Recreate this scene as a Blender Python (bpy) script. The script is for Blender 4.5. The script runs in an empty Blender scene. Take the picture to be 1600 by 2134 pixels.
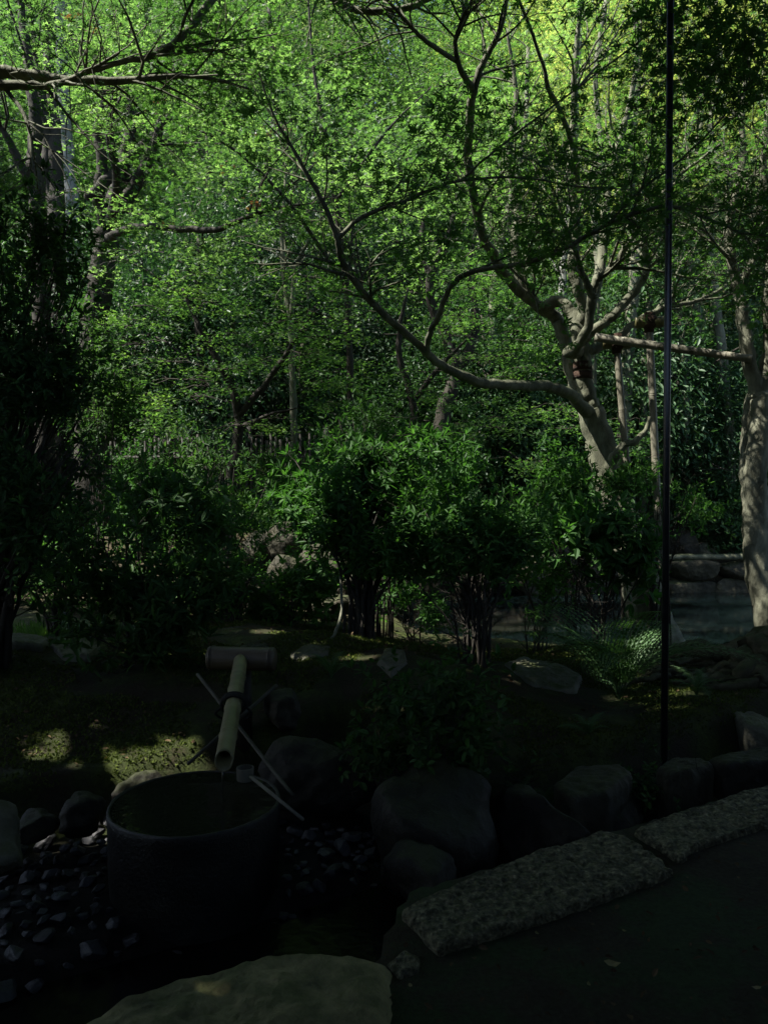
import bpy, bmesh, math, random
import numpy as np
from mathutils import Vector, Matrix, noise
R = math.radians
SC = bpy.context.scene
COL = SC.collection

# ------------------------------------------------------------------ camera
CAMZ, PITCH, F = 1.5, R(-1.3), 1612.0
cam_d = bpy.data.cameras.new('camera'); cam = bpy.data.objects.new('camera', cam_d); COL.objects.link(cam)
cam.location = (0, 0, CAMZ); cam.rotation_euler = (R(90) + PITCH, 0, 0)
cam_d.sensor_fit = 'VERTICAL'; cam_d.sensor_height = 36.0; cam_d.lens = 36.0 * F / 2134.0
cam_d.clip_start = 0.05; cam_d.clip_end = 1000
SC.camera = cam
# ------------------------------------------------------------------ light
SUN_EL, SUN_AZ = 57.0, 262.0            # azimuth clockwise from +Y
SUN_TO = np.array([math.sin(R(SUN_AZ)) * math.cos(R(SUN_EL)), math.cos(R(SUN_AZ)) * math.cos(R(SUN_EL)), math.sin(R(SUN_EL))])
w = bpy.data.worlds.new('World'); SC.world = w; w.use_nodes = True
nt = w.node_tree; sky = nt.nodes.new('ShaderNodeTexSky'); sky.sky_type = 'NISHITA'; sky.sun_disc = False
sky.sun_elevation = R(SUN_EL); sky.sun_rotation = R(SUN_AZ)
nt.links.new(sky.outputs[0], nt.nodes['Background'].inputs[0]); nt.nodes['Background'].inputs[1].default_value = 0.078
sl = bpy.data.lights.new('sun', 'SUN'); sl.energy = 5.0; sl.angle = R(0.53); sl.color = (1, .96, .87)
so = bpy.data.objects.new('sun', sl); COL.objects.link(so)
so.rotation_euler = Vector(-SUN_TO).to_track_quat('-Z', 'Y').to_euler()
SC.view_settings.view_transform = 'Standard'; SC.view_settings.look = 'None'
SC.view_settings.exposure = 1.7; SC.view_settings.gamma = 1.0
cy = SC.cycles
cy.max_bounces = 5; cy.diffuse_bounces = 3; cy.glossy_bounces = 2; cy.transmission_bounces = 3; cy.transparent_max_bounces = 4
cy.use_denoising = True; cy.caustics_reflective = False; cy.caustics_refractive = False

# ------------------------------------------------------------------ helpers
RNG = np.random.default_rng(7)
def at(px, py, depth):
    """a point of the place seen along pixel (px, py) at that depth"""
    u, v = (px - 800) / F, (1067 - py) / F
    cp, sp = math.cos(PITCH), math.sin(PITCH)
    return np.array([u * depth, depth * (cp - v * sp), CAMZ + depth * (sp + v * cp)])
def unit(v):
    return v / np.maximum(np.linalg.norm(v, axis=-1, keepdims=True), 1e-9)

class Geo:
    def __init__(s): s.v, s.q, s.t, s.r, s.n = [], [], [], [], 0
    def add(s, V, quads=None, tris=None, rnd=0.5):
        V = np.asarray(V, float).reshape(-1, 3)
        if quads is not None and len(quads): s.q.append(np.asarray(quads, np.int64).reshape(-1, 4) + s.n)
        if tris is not None and len(tris): s.t.append(np.asarray(tris, np.int64).reshape(-1, 3) + s.n)
        s.v.append(V); s.r.append(np.broadcast_to(np.asarray(rnd, float), (len(V),)).copy()); s.n += len(V)
    def build(s, name, mat, parent=None, smooth=False, origin=None):
        V = np.concatenate(s.v) if s.v else np.zeros((0, 3)); r = np.concatenate(s.r) if s.r else np.zeros(0)
        if origin is not None: V = V - np.asarray(origin)
        me = bpy.data.meshes.new(name)
        q = np.concatenate(s.q) if s.q else np.zeros((0, 4), np.int64)
        t = np.concatenate(s.t) if s.t else np.zeros((0, 3), np.int64)
        nl = q.size + t.size; nf = len(q) + len(t)
        me.vertices.add(len(V)); me.loops.add(nl); me.polygons.add(nf)
        me.vertices.foreach_set('co', V.astype(np.float32).ravel())
        me.loops.foreach_set('vertex_index', np.concatenate([q.ravel(), t.ravel()]).astype(np.int32))
        ls = np.concatenate([np.arange(len(q)) * 4, q.size + np.arange(len(t)) * 3]).astype(np.int32)
        me.polygons.foreach_set('loop_start', ls)
        me.polygons.foreach_set('use_smooth', np.full(nf, smooth))
        a = me.attributes.new('rnd', 'FLOAT', 'POINT'); a.data.foreach_set('value', r.astype(np.float32))
        me.update(calc_edges=True)
        me.materials.append(mat)
        o = bpy.data.objects.new(name, me); COL.objects.link(o)
        if parent is not None:
            o.parent = parent
            if origin is None: o.location = -Vector(parent.location)
        elif origin is not None: o.location = origin
        return o

def tag(o, label, cat, group=None, kind=None):
    if label: o['label'] = label
    if cat: o['category'] = cat
    if group: o['group'] = group
    if kind: o['kind'] = kind
    return o
def thing(name, label, cat, loc=(0, 0, 0), group=None):
    o = bpy.data.objects.new(name, None); COL.objects.link(o); o.location = Vector([float(c) for c in loc])
    o.empty_display_size = .1
    return tag(o, label, cat, group)
def copy_tree(root, loc, rotz=0, scale=1.0, label=None, group=None):
    r = root.copy(); COL.objects.link(r); r.location = Vector([float(c) for c in loc]); r.rotation_euler = (0, 0, rotz)
    r.scale = (scale,) * 3 if np.isscalar(scale) else scale
    if label: r['label'] = label
    if group: r['group'] = group
    for ch in [o for o in COL.objects if o.parent == root]:
        c = ch.copy(); COL.objects.link(c); c.parent = r
    return r

def smooth_line(P, rad, sub=5, wob=0.0, rng=RNG):
    P = np.asarray(P, float); rad = np.asarray(rad, float)
    if len(P) == 2: P = np.array([P[0], (P[0] + P[1]) / 2, P[1]]); rad = np.array([rad[0], rad.mean(), rad[-1]])
    E = np.vstack([2 * P[0] - P[1], P, 2 * P[-1] - P[-2]]); out, ro = [], []
    for i in range(len(P) - 1):
        a, b, c, d = E[i:i + 4]
        for t in np.arange(sub) / sub:
            out.append(.5 * (2 * b + (c - a) * t + (2 * a - 5 * b + 4 * c - d) * t * t + (3 * b - a - 3 * c + d) * t ** 3))
            ro.append(rad[i] * (1 - t) + rad[i + 1] * t)
    out.append(P[-1]); ro.append(rad[-1]); out = np.array(out); ro = np.array(ro)
    if wob: out[1:-1] += rng.normal(0, wob, (len(out) - 2, 3)) * ro[1:-1, None]
    return out, ro
def tube(g, P, rad, sides=6, cap=True, rnd=0.5, lump=0.0, rng=RNG):
    P = np.asarray(P, float); n = len(P); rad = np.broadcast_to(np.asarray(rad, float), (n,))
    T = unit(np.gradient(P, axis=0)); up = np.array([0, 0, 1.0]) if abs(T[0][2]) < .9 else np.array([1.0, 0, 0])
    a = unit(np.cross(T[0], up)); A = [a]
    for i in range(1, n):
        a = a - T[i] * np.dot(a, T[i]); a = a / max(np.linalg.norm(a), 1e-9); A.append(a)
    A = np.array(A); B = np.cross(T, A)
    th = np.arange(sides) / sides * 2 * math.pi
    rr = rad[:, None] * (1 + lump * rng.normal(0, 1, (n, sides)) if lump else np.ones((n, sides)))
    V = P[:, None] + rr[..., None] * (np.cos(th)[None, :, None] * A[:, None] + np.sin(th)[None, :, None] * B[:, None])
    V = V.reshape(-1, 3); i = np.arange(n - 1)[:, None] * sides; j = np.arange(sides)[None]; j2 = (j + 1) % sides
    q = np.stack([i + j, i + j2, i + sides + j2, i + sides + j], -1).reshape(-1, 4)
    tr = None
    if cap:
        V = np.vstack([V, P[0], P[-1]]); k = n * sides; jj = np.arange(sides)
        tr = np.concatenate([np.stack([np.full(sides, k), (jj + 1) % sides, jj], -1),
                             np.stack([np.full(sides, k + 1), (n - 1) * sides + jj, (n - 1) * sides + (jj + 1) % sides], -1)])
    g.add(V, q, tr, rnd)

# ---- leaves
OVAL = (np.array([(0, 0, 0), (.3, .17, .05), (.68, .15, .03), (1, 0, -.06), (.68, -.15, .03), (.3, -.17, .05)]), np.array([(0, 1, 2, 3), (0, 3, 4, 5)]))
NARROW = (OVAL[0] * [1, .82, 1], OVAL[1])
WIDE = (np.array([(0, 0, 0), (.3, .26, .06), (.7, .22, .04), (1, 0, -.08), (.7, -.22, .04), (.3, -.26, .06)]), np.array([(0, 1, 2, 3), (0, 3, 4, 5)]))
DIAM = (np.array([(0, 0, 0), (.45, .24, .05), (1, 0, 0), (.45, -.24, .05)]), np.array([(0, 1, 2, 3)]))
def _maple(nl=5):
    v, f = [(0, 0, 0)], []
    for a, L in ((-105, .55), (-55, .85), (0, 1.0), (55, .85), (105, .55)) if nl == 5 else ((-70, .8), (0, 1), (70, .8)):
        k = len(v); d = 20 if nl == 5 else 26
        for da, l in ((-d, .45 * L), (0, L), (d, .45 * L)):
            v.append((.12 + l * math.cos(R(a + da)), l * math.sin(R(a + da)), -.12 * l * l))
        f.append((0, k, k + 1, k + 2))
    v[0] = (.0, 0, 0)
    return np.array(v) * .62, np.array(f)
MAPLE, MAPLE3 = _maple(5), _maple(3)
HOLES = []                                   # gaps in the leaf canopy that let sunlight down: (point it reaches, radius)
def leaves(g, C, D, N, size, tpl, rnd=None, rng=RNG, holes=True):
    C, D, N = np.asarray(C, float), unit(np.asarray(D, float)), np.asarray(N, float)
    size = np.broadcast_to(np.asarray(size, float), (len(C),))
    if holes and len(C):
        keep = np.ones(len(C), bool)
        for p, r in HOLES:
            d = C - p; t = d @ SUN_TO; q = d - t[:, None] * SUN_TO
            keep &= ~((t > .45) & ((q ** 2).sum(1) < (r + .5 * size) ** 2))
        C, D, N, size = C[keep], D[keep], N[keep], size[keep]
        if rnd is not None and not np.isscalar(rnd): rnd = rnd[keep]
    if not len(C): return
    N = unit(N - D * (N * D).sum(1, keepdims=True)); Y = np.cross(N, D)
    tv, tf = tpl; k = len(tv)
    V = C[:, None] + size[:, None, None] * (tv[None, :, :1] * D[:, None] + tv[None, :, 1:2] * Y[:, None] + tv[None, :, 2:] * N[:, None])
    f = (np.arange(len(C)) * k)[:, None, None] + tf[None]
    rn = rng.random(len(C)) if rnd is None else np.broadcast_to(rnd, (len(C),))
    g.add(V.reshape(-1, 3), quads=f.reshape(-1, 4), rnd=np.repeat(rn, k))
def rand_unit(n, rng=RNG): return unit(rng.normal(0, 1, (n, 3)))
def rosettes(g, C, axis, k, size, tpl, rng=RNG, spread=.75, holes=True, tone=None):
    """k leaves radiating from each twig tip"""
    C = np.repeat(np.asarray(C), k, 0); A = np.repeat(unit(np.asarray(axis)), k, 0)
    D = unit(A * (1 - spread) + rand_unit(len(C), rng) * spread); N = unit(A + np.array([0, 0, .6]) + rand_unit(len(C), rng) * .3)
    s = size * rng.uniform(.6, 1.15, len(C))
    rr = None if tone is None else np.clip(np.repeat(tone, k) + rng.normal(0, .15, len(C)), 0, 1)
    leaves(g, C + D * .01, D, N, s, tpl, rnd=rr, rng=rng, holes=holes)
def sprays(g, C, n, rad, size, tpl, rng=RNG, tilt=.25, thick=.05, holes=True, jit=.35):
    """flat tiers of leaves, as a maple carries them"""
    C = np.asarray(C); m = len(C)
    nrm = unit(np.array([0, 0, 1.0]) + rng.normal(0, tilt, (m, 3)))
    u = unit(np.cross(nrm, rng.normal(0, 1, (m, 3)))); v = np.cross(nrm, u)
    a = rng.uniform(0, 2 * math.pi, (m, n)); r = rad * np.sqrt(rng.random((m, n))) * rng.uniform(.6, 1.2, (m, 1))
    off = r[..., None] * (np.cos(a)[..., None] * u[:, None] * 1.25 + np.sin(a)[..., None] * v[:, None] * .8)
    P = C[:, None] + off + nrm[:, None] * rng.normal(0, thick, (m, n, 1)) - np.array([0, 0, 1]) * (r[..., None] ** 2) * .25
    D = unit(off + rng.normal(0, .35, off.shape) * rad); N = unit(nrm[:, None] + rng.normal(0, jit, off.shape))
    tone = np.clip(rng.random((m, 1)) * .6 + rng.random((m, n)) * .4, 0, 1)
    leaves(g, P.reshape(-1, 3), D.reshape(-1, 3), N.reshape(-1, 3), size * rng.uniform(.6, 1.15, m * n), tpl, rnd=tone.ravel(), rng=rng, holes=holes)
def grow(g, P, rad, tips, start, n, length, depth, rng, flat=.45, sides=4, rmin=.0025):
    """side twigs along a limb, tips collected where leaves sit"""
    P = np.asarray(P); T = unit(np.gradient(P, axis=0)); m = len(P)
    for _ in range(n):
        i = min(m - 1, int(rng.uniform(start, 1.0) * m)); t = T[i]
        d = rand_unit(1, rng)[0]; d = d - t * np.dot(d, t); d[2] *= flat
        d = unit(t * .75 + unit(d) * .85 + np.array([0, 0, .08])); L = length * rng.uniform(.5, 1.2)
        r0 = max(rmin, min(rad[i] * .55, .006 + L * .010)); pts, rr = [P[i]], [r0]; k = 5
        for s in range(k):
            d = unit(d + rng.normal(0, .22, 3) * np.array([1, 1, .6])); pts.append(pts[-1] + d * L / k); rr.append(r0 * (1 - .75 * (s + 1) / k))
        tube(g, pts, rr, sides, cap=False)
        if depth > 0: grow(g, np.array(pts), rr, tips, .25, max(2, int(n * .45)), L * .6, depth - 1, rng, flat, 3, rmin)
        else:
            for q in pts[2:]: tips.append(q)
        tips.append(pts[-1])

# ---- stones
def ico(sub):
    bm = bmesh.new(); bmesh.ops.create_icosphere(bm, subdivisions=sub, radius=1)
    V = np.array([v.co[:] for v in bm.verts]); T = np.array([[v.index for v in f.verts] for f in bm.faces]); bm.free()
    return V, T
ICO = {s: ico(s) for s in (2, 3, 4, 5)}
def fnoise(P, seed, octv=4):
    o = Vector((seed * 7.3, seed * 3.1, seed * 1.7))
    return np.array([noise.fractal(Vector(p) + o, 1.0, 2.1, octv) for p in P])
def rock_verts(dim, seed, sub=4, box=.92, amp=.2, cuts=9, freq=1.3, cut=(.62, .95)):
    rg = np.random.default_rng(seed); V, T = ICO[sub]; V = np.sign(V) * np.abs(V) ** box
    for _ in range(cuts):
        n = rand_unit(1, rg)[0]; d = rg.uniform(*cut); ex = np.maximum(V @ n - d, 0); V = V - ex[:, None] * n * .85
    V = V * (1 + amp * fnoise(V * freq, seed))[:, None]
    V = V * (1 + .02 * fnoise(V * 6, seed + 3, 3))[:, None]
    return V * np.asarray(dim), T
def rock(name, label, cat, loc, dim, seed, mat, rotz=0, group=None, **k):
    V, T = rock_verts(dim, seed, **k); c, s = math.cos(rotz), math.sin(rotz)
    V = V @ np.array([[c, s, 0], [-s, c, 0], [0, 0, 1]]); g = Geo(); g.add(V + np.asarray(loc), tris=T)
    o = g.build(name, mat, smooth=True, origin=loc); return tag(o, label, cat, group)
def slab(name, label, cat, outline, ztop, zbot, seed, mat, amp=.012, edge=.02, group=None, n=110, rough=.006, rings=26, tilt=(0, 0), dome=0.0, wav=1.0):
    O = np.asarray(outline, float); O = np.vstack([O, O[:1]]); seg = np.linalg.norm(np.diff(O, axis=0), axis=1); cum = np.concatenate([[0], np.cumsum(seg)])
    t = np.linspace(0, cum[-1], n, endpoint=False); C = np.stack([np.interp(t, cum, O[:, i]) for i in (0, 1)], 1)
    for _ in range(2): C = (np.roll(C, 1, 0) + 2 * C + np.roll(C, -1, 0)) / 4
    cen = C.mean(0); size = np.abs(C - cen).max()
    rad = unit(C - cen); C = C + rad * (wav * .05 * size * fnoise(np.c_[C * 3.5, np.zeros(n)], seed))[:, None] + rad * (wav * .015 * size * fnoise(np.c_[C * 14, np.zeros(n)], seed))[:, None]
    L = []
    for s in np.linspace(0.03, 1, rings): L.append(np.c_[cen + (C - cen) * (s * (1 - edge / size)), np.full(n, ztop)])
    L.append(np.c_[C - rad * edge * .3, np.full(n, ztop - edge * .35)]); L.append(np.c_[C, np.full(n, ztop - edge)])
    for k in (.35, .7, 1): L.append(np.c_[C * 1 - rad * .02 * k, np.full(n, ztop - edge + (zbot - ztop + edge) * k)])
    V = np.array(L); m = len(V)
    flat = V.reshape(-1, 3); f1 = fnoise(flat * 4, seed, 4); f2 = fnoise(flat * 26, seed + 1, 3)
    flat[:, 2] += np.where(flat[:, 2] > zbot + .02, amp * f1 + rough * f2, 0) + (flat[:, 0] - cen[0]) * tilt[0] + (flat[:, 1] - cen[1]) * tilt[1]
    flat[:, 2] -= np.where(flat[:, 2] > zbot + .02, dome * (((flat[:, :2] - cen) / size) ** 2).sum(1), 0)
    flat[:, :2] += .5 * rough * np.c_[f2, -f2]
    i = np.arange(m - 1)[:, None] * n; j = np.arange(n)[None]; j2 = (j + 1) % n
    q = np.stack([i + j, i + n + j, i + n + j2, i + j2], -1).reshape(-1, 4)
    V = np.vstack([flat, flat[:n].mean(0)]); tr = np.stack([np.full(n, m * n), np.arange(n), (np.arange(n) + 1) % n], -1)
    g = Geo(); g.add(V, q[:, ::-1] * 1, tr[:, ::1]); org = (cen[0], cen[1], zbot)
    o = g.build(name, mat, smooth=True, origin=org)
    me = o.data; bm = bmesh.new(); bm.from_mesh(me); bmesh.ops.recalc_face_normals(bm, faces=bm.faces)
    bm.to_mesh(me); bm.free()
    return tag(o, label, cat, group)

# ------------------------------------------------------------------ materials
def mat(name):
    m = bpy.data.materials.new(name); m.use_nodes = True; t = m.node_tree; t.nodes.clear()
    out = t.nodes.new('ShaderNodeOutputMaterial'); return m, t, out
def N(t, typ, **kw):
    n = t.nodes.new(typ)
    for k, v in kw.items():
        if k.startswith('i_'):
            key = k[2:]; n.inputs[int(key) if key.isdigit() else key.replace('_', ' ')].default_value = v
        else: setattr(n, k, v)
    return n
def ramp(t, fac, stops):
    n = t.nodes.new('ShaderNodeValToRGB'); e = n.color_ramp.elements
    while len(e) < len(stops): e.new(.5)
    for el, (p, c) in zip(e, stops): el.position = p; el.color = (*c, 1) if len(c) == 3 else c
    t.links.new(fac, n.inputs[0]); return n.outputs[0]
def leaf_mat(name, cols, trans=.35, tcol=1.5, rough=.55, spec=.28, nscale=.8, vary=.3):
    m, t, out = mat(name); L = t.links
    at_ = N(t, 'ShaderNodeAttribute', attribute_name='rnd'); co = N(t, 'ShaderNodeNewGeometry')
    nz = N(t, 'ShaderNodeTexNoise', i_Scale=nscale, i_Detail=3.0); L.new(co.outputs['Position'], nz.inputs['Vector'])
    mx = N(t, 'ShaderNodeMath', operation='MULTIPLY_ADD', i_1=.6); L.new(at_.outputs['Fac'], mx.inputs[0])
    sb = N(t, 'ShaderNodeMath', operation='MULTIPLY_ADD', i_1=.9, i_2=-.25); L.new(nz.outputs['Fac'], sb.inputs[0]); oi = N(t, 'ShaderNodeObjectInfo'); so_ = N(t, 'ShaderNodeMath', operation='MULTIPLY_ADD', i_1=vary, i_2=-.5 * vary); L.new(oi.outputs['Random'], so_.inputs[0])
    ad = N(t, 'ShaderNodeMath', operation='ADD'); L.new(sb.outputs[0], ad.inputs[0]); L.new(so_.outputs[0], ad.inputs[1]); L.new(ad.outputs[0], mx.inputs[2])
    c = ramp(t, mx.outputs[0], [(i / (len(cols) - 1), k) for i, k in enumerate(cols)])
    hs = N(t, 'ShaderNodeHueSaturation', i_Saturation=.97); L.new(c, hs.inputs['Color']); c = hs.outputs[0]
    p = N(t, 'ShaderNodeBsdfPrincipled', i_Roughness=rough); p.inputs['Specular IOR Level'].default_value = spec; L.new(c, p.inputs['Base Color'])
    tr = N(t, 'ShaderNodeBsdfTranslucent'); gm = N(t, 'ShaderNodeMix', data_type='RGBA', blend_type='MULTIPLY', i_0=1.0)
    gm.inputs[7].default_value = (tcol * .98, tcol * 1.12, tcol * .58, 1); L.new(c, gm.inputs[6]); L.new(gm.outputs[2], tr.inputs[0])
    ms = N(t, 'ShaderNodeMixShader', i_0=trans); L.new(p.outputs[0], ms.inputs[1]); L.new(tr.outputs[0], ms.inputs[2]); L.new(ms.outputs[0], out.inputs[0])
    return m
def rough_mat(name, stops, scale=6, rough=.85, bump=.4, bscale=40, spec=.3, vor=0, stretch=(1, 1, 1), moss=None, mossz=.4, objspace=False, dist=.02):
    m, t, out = mat(name); L = t.links
    co = N(t, 'ShaderNodeTexCoord'); mp = N(t, 'ShaderNodeMapping'); mp.inputs['Scale'].default_value = stretch; L.new(co.outputs['Object'], mp.inputs[0])
    nz = N(t, 'ShaderNodeTexNoise', i_Scale=scale, i_Detail=8.0, i_Roughness=.65); L.new(mp.outputs[0], nz.inputs['Vector'])
    c = ramp(t, nz.outputs['Fac'], stops)
    p = N(t, 'ShaderNodeBsdfPrincipled', i_Roughness=rough); p.inputs['Specular IOR Level'].default_value = spec
    b2 = N(t, 'ShaderNodeTexNoise', i_Scale=bscale, i_Detail=6.0, i_Roughness=.7); L.new(mp.outputs[0], b2.inputs['Vector'])
    h = b2.outputs['Fac']
    if vor:
        vo = N(t, 'ShaderNodeTexVoronoi', i_Scale=vor); L.new(mp.outputs[0], vo.inputs['Vector'])
        ad = N(t, 'ShaderNodeMath', operation='ADD'); L.new(vo.outputs['Distance'], ad.inputs[0]); L.new(h, ad.inputs[1]); h = ad.outputs[0]
    if moss:
        geo = N(t, 'ShaderNodeNewGeometry'); sx = N(t, 'ShaderNodeSeparateXYZ'); L.new(geo.outputs['Normal'], sx.inputs[0])
        n2 = N(t, 'ShaderNodeTexNoise', i_Scale=scale * .8, i_Detail=6.0, i_Roughness=.7); L.new(mp.outputs[0], n2.inputs['Vector'])
        ma = N(t, 'ShaderNodeMath', operation='MULTIPLY'); L.new(sx.outputs[2], ma.inputs[0]); L.new(n2.outputs['Fac'], ma.inputs[1])
        mr = N(t, 'ShaderNodeMapRange', i_1=mossz - .08, i_2=mossz + .12); L.new(ma.outputs[0], mr.inputs[0])
        mc = ramp(t, b2.outputs['Fac'], [(.3, tuple(k * .5 for k in moss)), (.7, moss)])
        mi = N(t, 'ShaderNodeMix', data_type='RGBA'); L.new(mr.outputs[0], mi.inputs[0]); L.new(c, mi.inputs[6]); L.new(mc, mi.inputs[7]); c = mi.outputs[2]
    L.new(c, p.inputs['Base Color'])
    bp = N(t, 'ShaderNodeBump', i_Strength=bump, i_Distance=dist); L.new(h, bp.inputs['Height']); L.new(bp.outputs[0], p.inputs['Normal'])
    L.new(p.outputs[0], out.inputs[0]); return m
def water_mat(name, col, rough=.03, scale=3, bump=.15, spec=.5):
    m, t, out = mat(name); L = t.links
    co = N(t, 'ShaderNodeTexCoord'); nz = N(t, 'ShaderNodeTexNoise', i_Scale=scale, i_Detail=2.0); L.new(co.outputs['Object'], nz.inputs['Vector'])
    p = N(t, 'ShaderNodeBsdfPrincipled', i_Roughness=rough, i_IOR=1.33); p.inputs['Base Color'].default_value = (*col, 1)
    p.inputs['Specular IOR Level'].default_value = spec
    bp = N(t, 'ShaderNodeBump', i_Strength=bump, i_Distance=.02); L.new(nz.outputs['Fac'], bp.inputs['Height']); L.new(bp.outputs[0], p.inputs['Normal'])
    L.new(p.outputs[0], out.inputs[0]); return m
M = {}
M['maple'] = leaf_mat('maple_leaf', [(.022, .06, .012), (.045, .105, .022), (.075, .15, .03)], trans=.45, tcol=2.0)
M['maple_far'] = leaf_mat('maple_leaf_far', [(.022, .055, .02), (.055, .115, .035), (.1, .18, .055), (.2, .3, .12)], trans=.42, tcol=2.0, nscale=.35, vary=.6, rough=.55, spec=.28)  # palest stop paints sunlit glints into the far leaves
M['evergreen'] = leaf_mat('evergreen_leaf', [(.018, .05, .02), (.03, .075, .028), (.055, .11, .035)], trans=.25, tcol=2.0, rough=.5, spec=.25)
M['broad_far'] = leaf_mat('broad_leaf_far', [(.016, .042, .02), (.04, .09, .035), (.1, .16, .06), (.28, .34, .16)], trans=.3, tcol=2.0, nscale=.3, vary=.6, rough=.55, spec=.28)  # bright last stop imitates sun catching single leaves
M['broad_shade'] = leaf_mat('broad_leaf_shade', [(.006, .02, .011), (.014, .038, .018), (.035, .075, .03), (.13, .19, .08)], trans=.3, tcol=2.0, nscale=.5, vary=.5, rough=.5, spec=.3)  # darkened broad leaf: shade of the lower wood put into its colour
M['backlit_far'] = leaf_mat('backlit_leaf_far', [(.05, .09, .024), (.12, .17, .04), (.22, .26, .08), (.36, .37, .15)], trans=.42, tcol=1.8, nscale=.3, vary=.6, rough=.55, spec=.28)  # bright yellow leaf colour imitates sun shining through from behind
M['maple_mid'] = leaf_mat('maple_leaf_mid', [(.014, .045, .016), (.036, .09, .026), (.08, .155, .038), (.17, .26, .065)], trans=.42, tcol=2.0)
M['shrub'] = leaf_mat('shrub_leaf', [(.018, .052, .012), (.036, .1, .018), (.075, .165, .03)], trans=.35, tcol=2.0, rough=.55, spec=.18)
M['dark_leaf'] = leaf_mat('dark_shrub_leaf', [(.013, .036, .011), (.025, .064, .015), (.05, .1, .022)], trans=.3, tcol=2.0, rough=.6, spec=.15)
M['fern'] = leaf_mat('fern_leaf', [(.025, .06, .02), (.045, .1, .03), (.07, .14, .042)], trans=.3, tcol=2.0)
M['grass'] = leaf_mat('grass_blade', [(.03, .07, .016), (.05, .1, .02), (.08, .14, .03)], trans=.3, tcol=2.0)
M['moss'] = leaf_mat('moss_tuft', [(.018, .026, .006), (.042, .06, .01), (.09, .115, .02)], trans=.15, tcol=1.5, rough=.9, spec=.1, nscale=2)
M['dry_leaf'] = leaf_mat('dry_leaf', [(.09, .03, .015), (.16, .06, .03), (.22, .1, .04)], trans=.3, tcol=1.4, nscale=3)
M['pale_leaf'] = leaf_mat('pale_fallen_leaf', [(.14, .13, .05), (.2, .17, .07), (.26, .2, .1)], trans=.2, tcol=1.4, nscale=3)
M['litter'] = leaf_mat('leaf_litter', [(.03, .018, .01), (.07, .045, .022), (.13, .09, .045)], trans=.15, tcol=1.2, rough=.8, spec=.15, nscale=5)
M['bark'] = rough_mat('bark', [(.3, (.046, .048, .03)), (.5, (.108, .112, .074)), (.72, (.2, .205, .142))], scale=9, bump=.7, bscale=30, stretch=(1, 1, .35), moss=(.055, .068, .03), mossz=.34)
M['bark_pale'] = rough_mat('bark_pale', [(.3, (.05, .05, .034)), (.5, (.12, .122, .085)), (.72, (.23, .23, .165))], scale=8, bump=.8, bscale=26, stretch=(1, 1, .4), moss=(.08, .1, .035), mossz=.4)
M['bark_dark'] = rough_mat('bark_dark', [(.3, (.014, .012, .009)), (.7, (.042, .036, .027))], scale=9, bump=.7, bscale=30, stretch=(1, 1, .3))
M['bark_grey'] = rough_mat('bark_grey', [(.3, (.12, .12, .115)), (.7, (.27, .27, .25))], scale=10, bump=.5, bscale=30, stretch=(1, 1, .15))
M['root'] = rough_mat('mossy_root', [(.3, (.028, .025, .013)), (.5, (.062, .056, .03)), (.72, (.11, .1, .058))], scale=10, bump=.8, bscale=26, moss=(.04, .05, .014), mossz=.36)
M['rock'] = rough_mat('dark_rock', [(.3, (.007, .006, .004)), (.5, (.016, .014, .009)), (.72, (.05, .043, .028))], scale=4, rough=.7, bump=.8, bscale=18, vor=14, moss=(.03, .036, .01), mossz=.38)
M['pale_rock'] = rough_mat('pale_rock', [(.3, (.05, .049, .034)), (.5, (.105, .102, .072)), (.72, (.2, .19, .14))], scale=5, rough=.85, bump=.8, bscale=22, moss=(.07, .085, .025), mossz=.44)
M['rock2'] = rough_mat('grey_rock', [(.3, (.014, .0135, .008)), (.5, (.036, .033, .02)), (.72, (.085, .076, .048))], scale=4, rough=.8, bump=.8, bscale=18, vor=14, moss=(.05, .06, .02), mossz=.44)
M['kerb'] = rough_mat('chiselled_stone', [(.34, (.035, .037, .021)), (.48, (.115, .11, .062)), (.6, (.25, .23, .13)), (.7, (.44, .4, .24))], scale=46, rough=.8, bump=1.0, bscale=80, vor=64, moss=(.14, .15, .06), mossz=.56, dist=.02)
M['pebble'] = rough_mat('river_pebble', [(.3, (.008, .0085, .011)), (.5, (.02, .02, .023)), (.72, (.05, .048, .045))], scale=3, rough=.4, bump=.3, bscale=20, spec=.5)
M['basin'] = rough_mat('wet_stone', [(.3, (.004, .004, .0035)), (.5, (.009, .009, .008)), (.72, (.028, .027, .021))], scale=9, rough=.42, bump=.5, bscale=60, vor=0, spec=.4)
M['bamboo'] = rough_mat('bamboo', [(.3, (.075, .07, .028)), (.5, (.14, .125, .052)), (.72, (.2, .175, .085))], scale=6, rough=.45, bump=.12, bscale=60, stretch=(1, 1, .15), spec=.45)
M['bamboo_old'] = rough_mat('weathered_bamboo', [(.3, (.08, .076, .054)), (.5, (.16, .15, .11)), (.72, (.25, .235, .18))], scale=6, rough=.6, bump=.25, bscale=50, stretch=(1, 1, .2), spec=.35)
M['bamboo_brown'] = rough_mat('brown_bamboo', [(.3, (.035, .026, .015)), (.5, (.065, .049, .03)), (.72, (.11, .085, .055))], scale=7, rough=.5, bump=.2, bscale=50, stretch=(.2, 1, 1), spec=.4)
M['stick'] = rough_mat('grey_bamboo_stick', [(.3, (.028, .026, .018)), (.7, (.065, .06, .042))], scale=9, rough=.6, bump=.2)
M['bamboo_dark'] = rough_mat('dark_bamboo', [(.3, (.01, .009, .007)), (.7, (.03, .025, .018))], scale=5, rough=.7, bump=.3)  # plain dark bamboo tone for the fence and feed stub
M['rope'] = rough_mat('black_hemp_rope', [(.3, (.006, .006, .006)), (.7, (.02, .018, .016))], scale=40, rough=.9, bump=.6, bscale=120)
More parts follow.
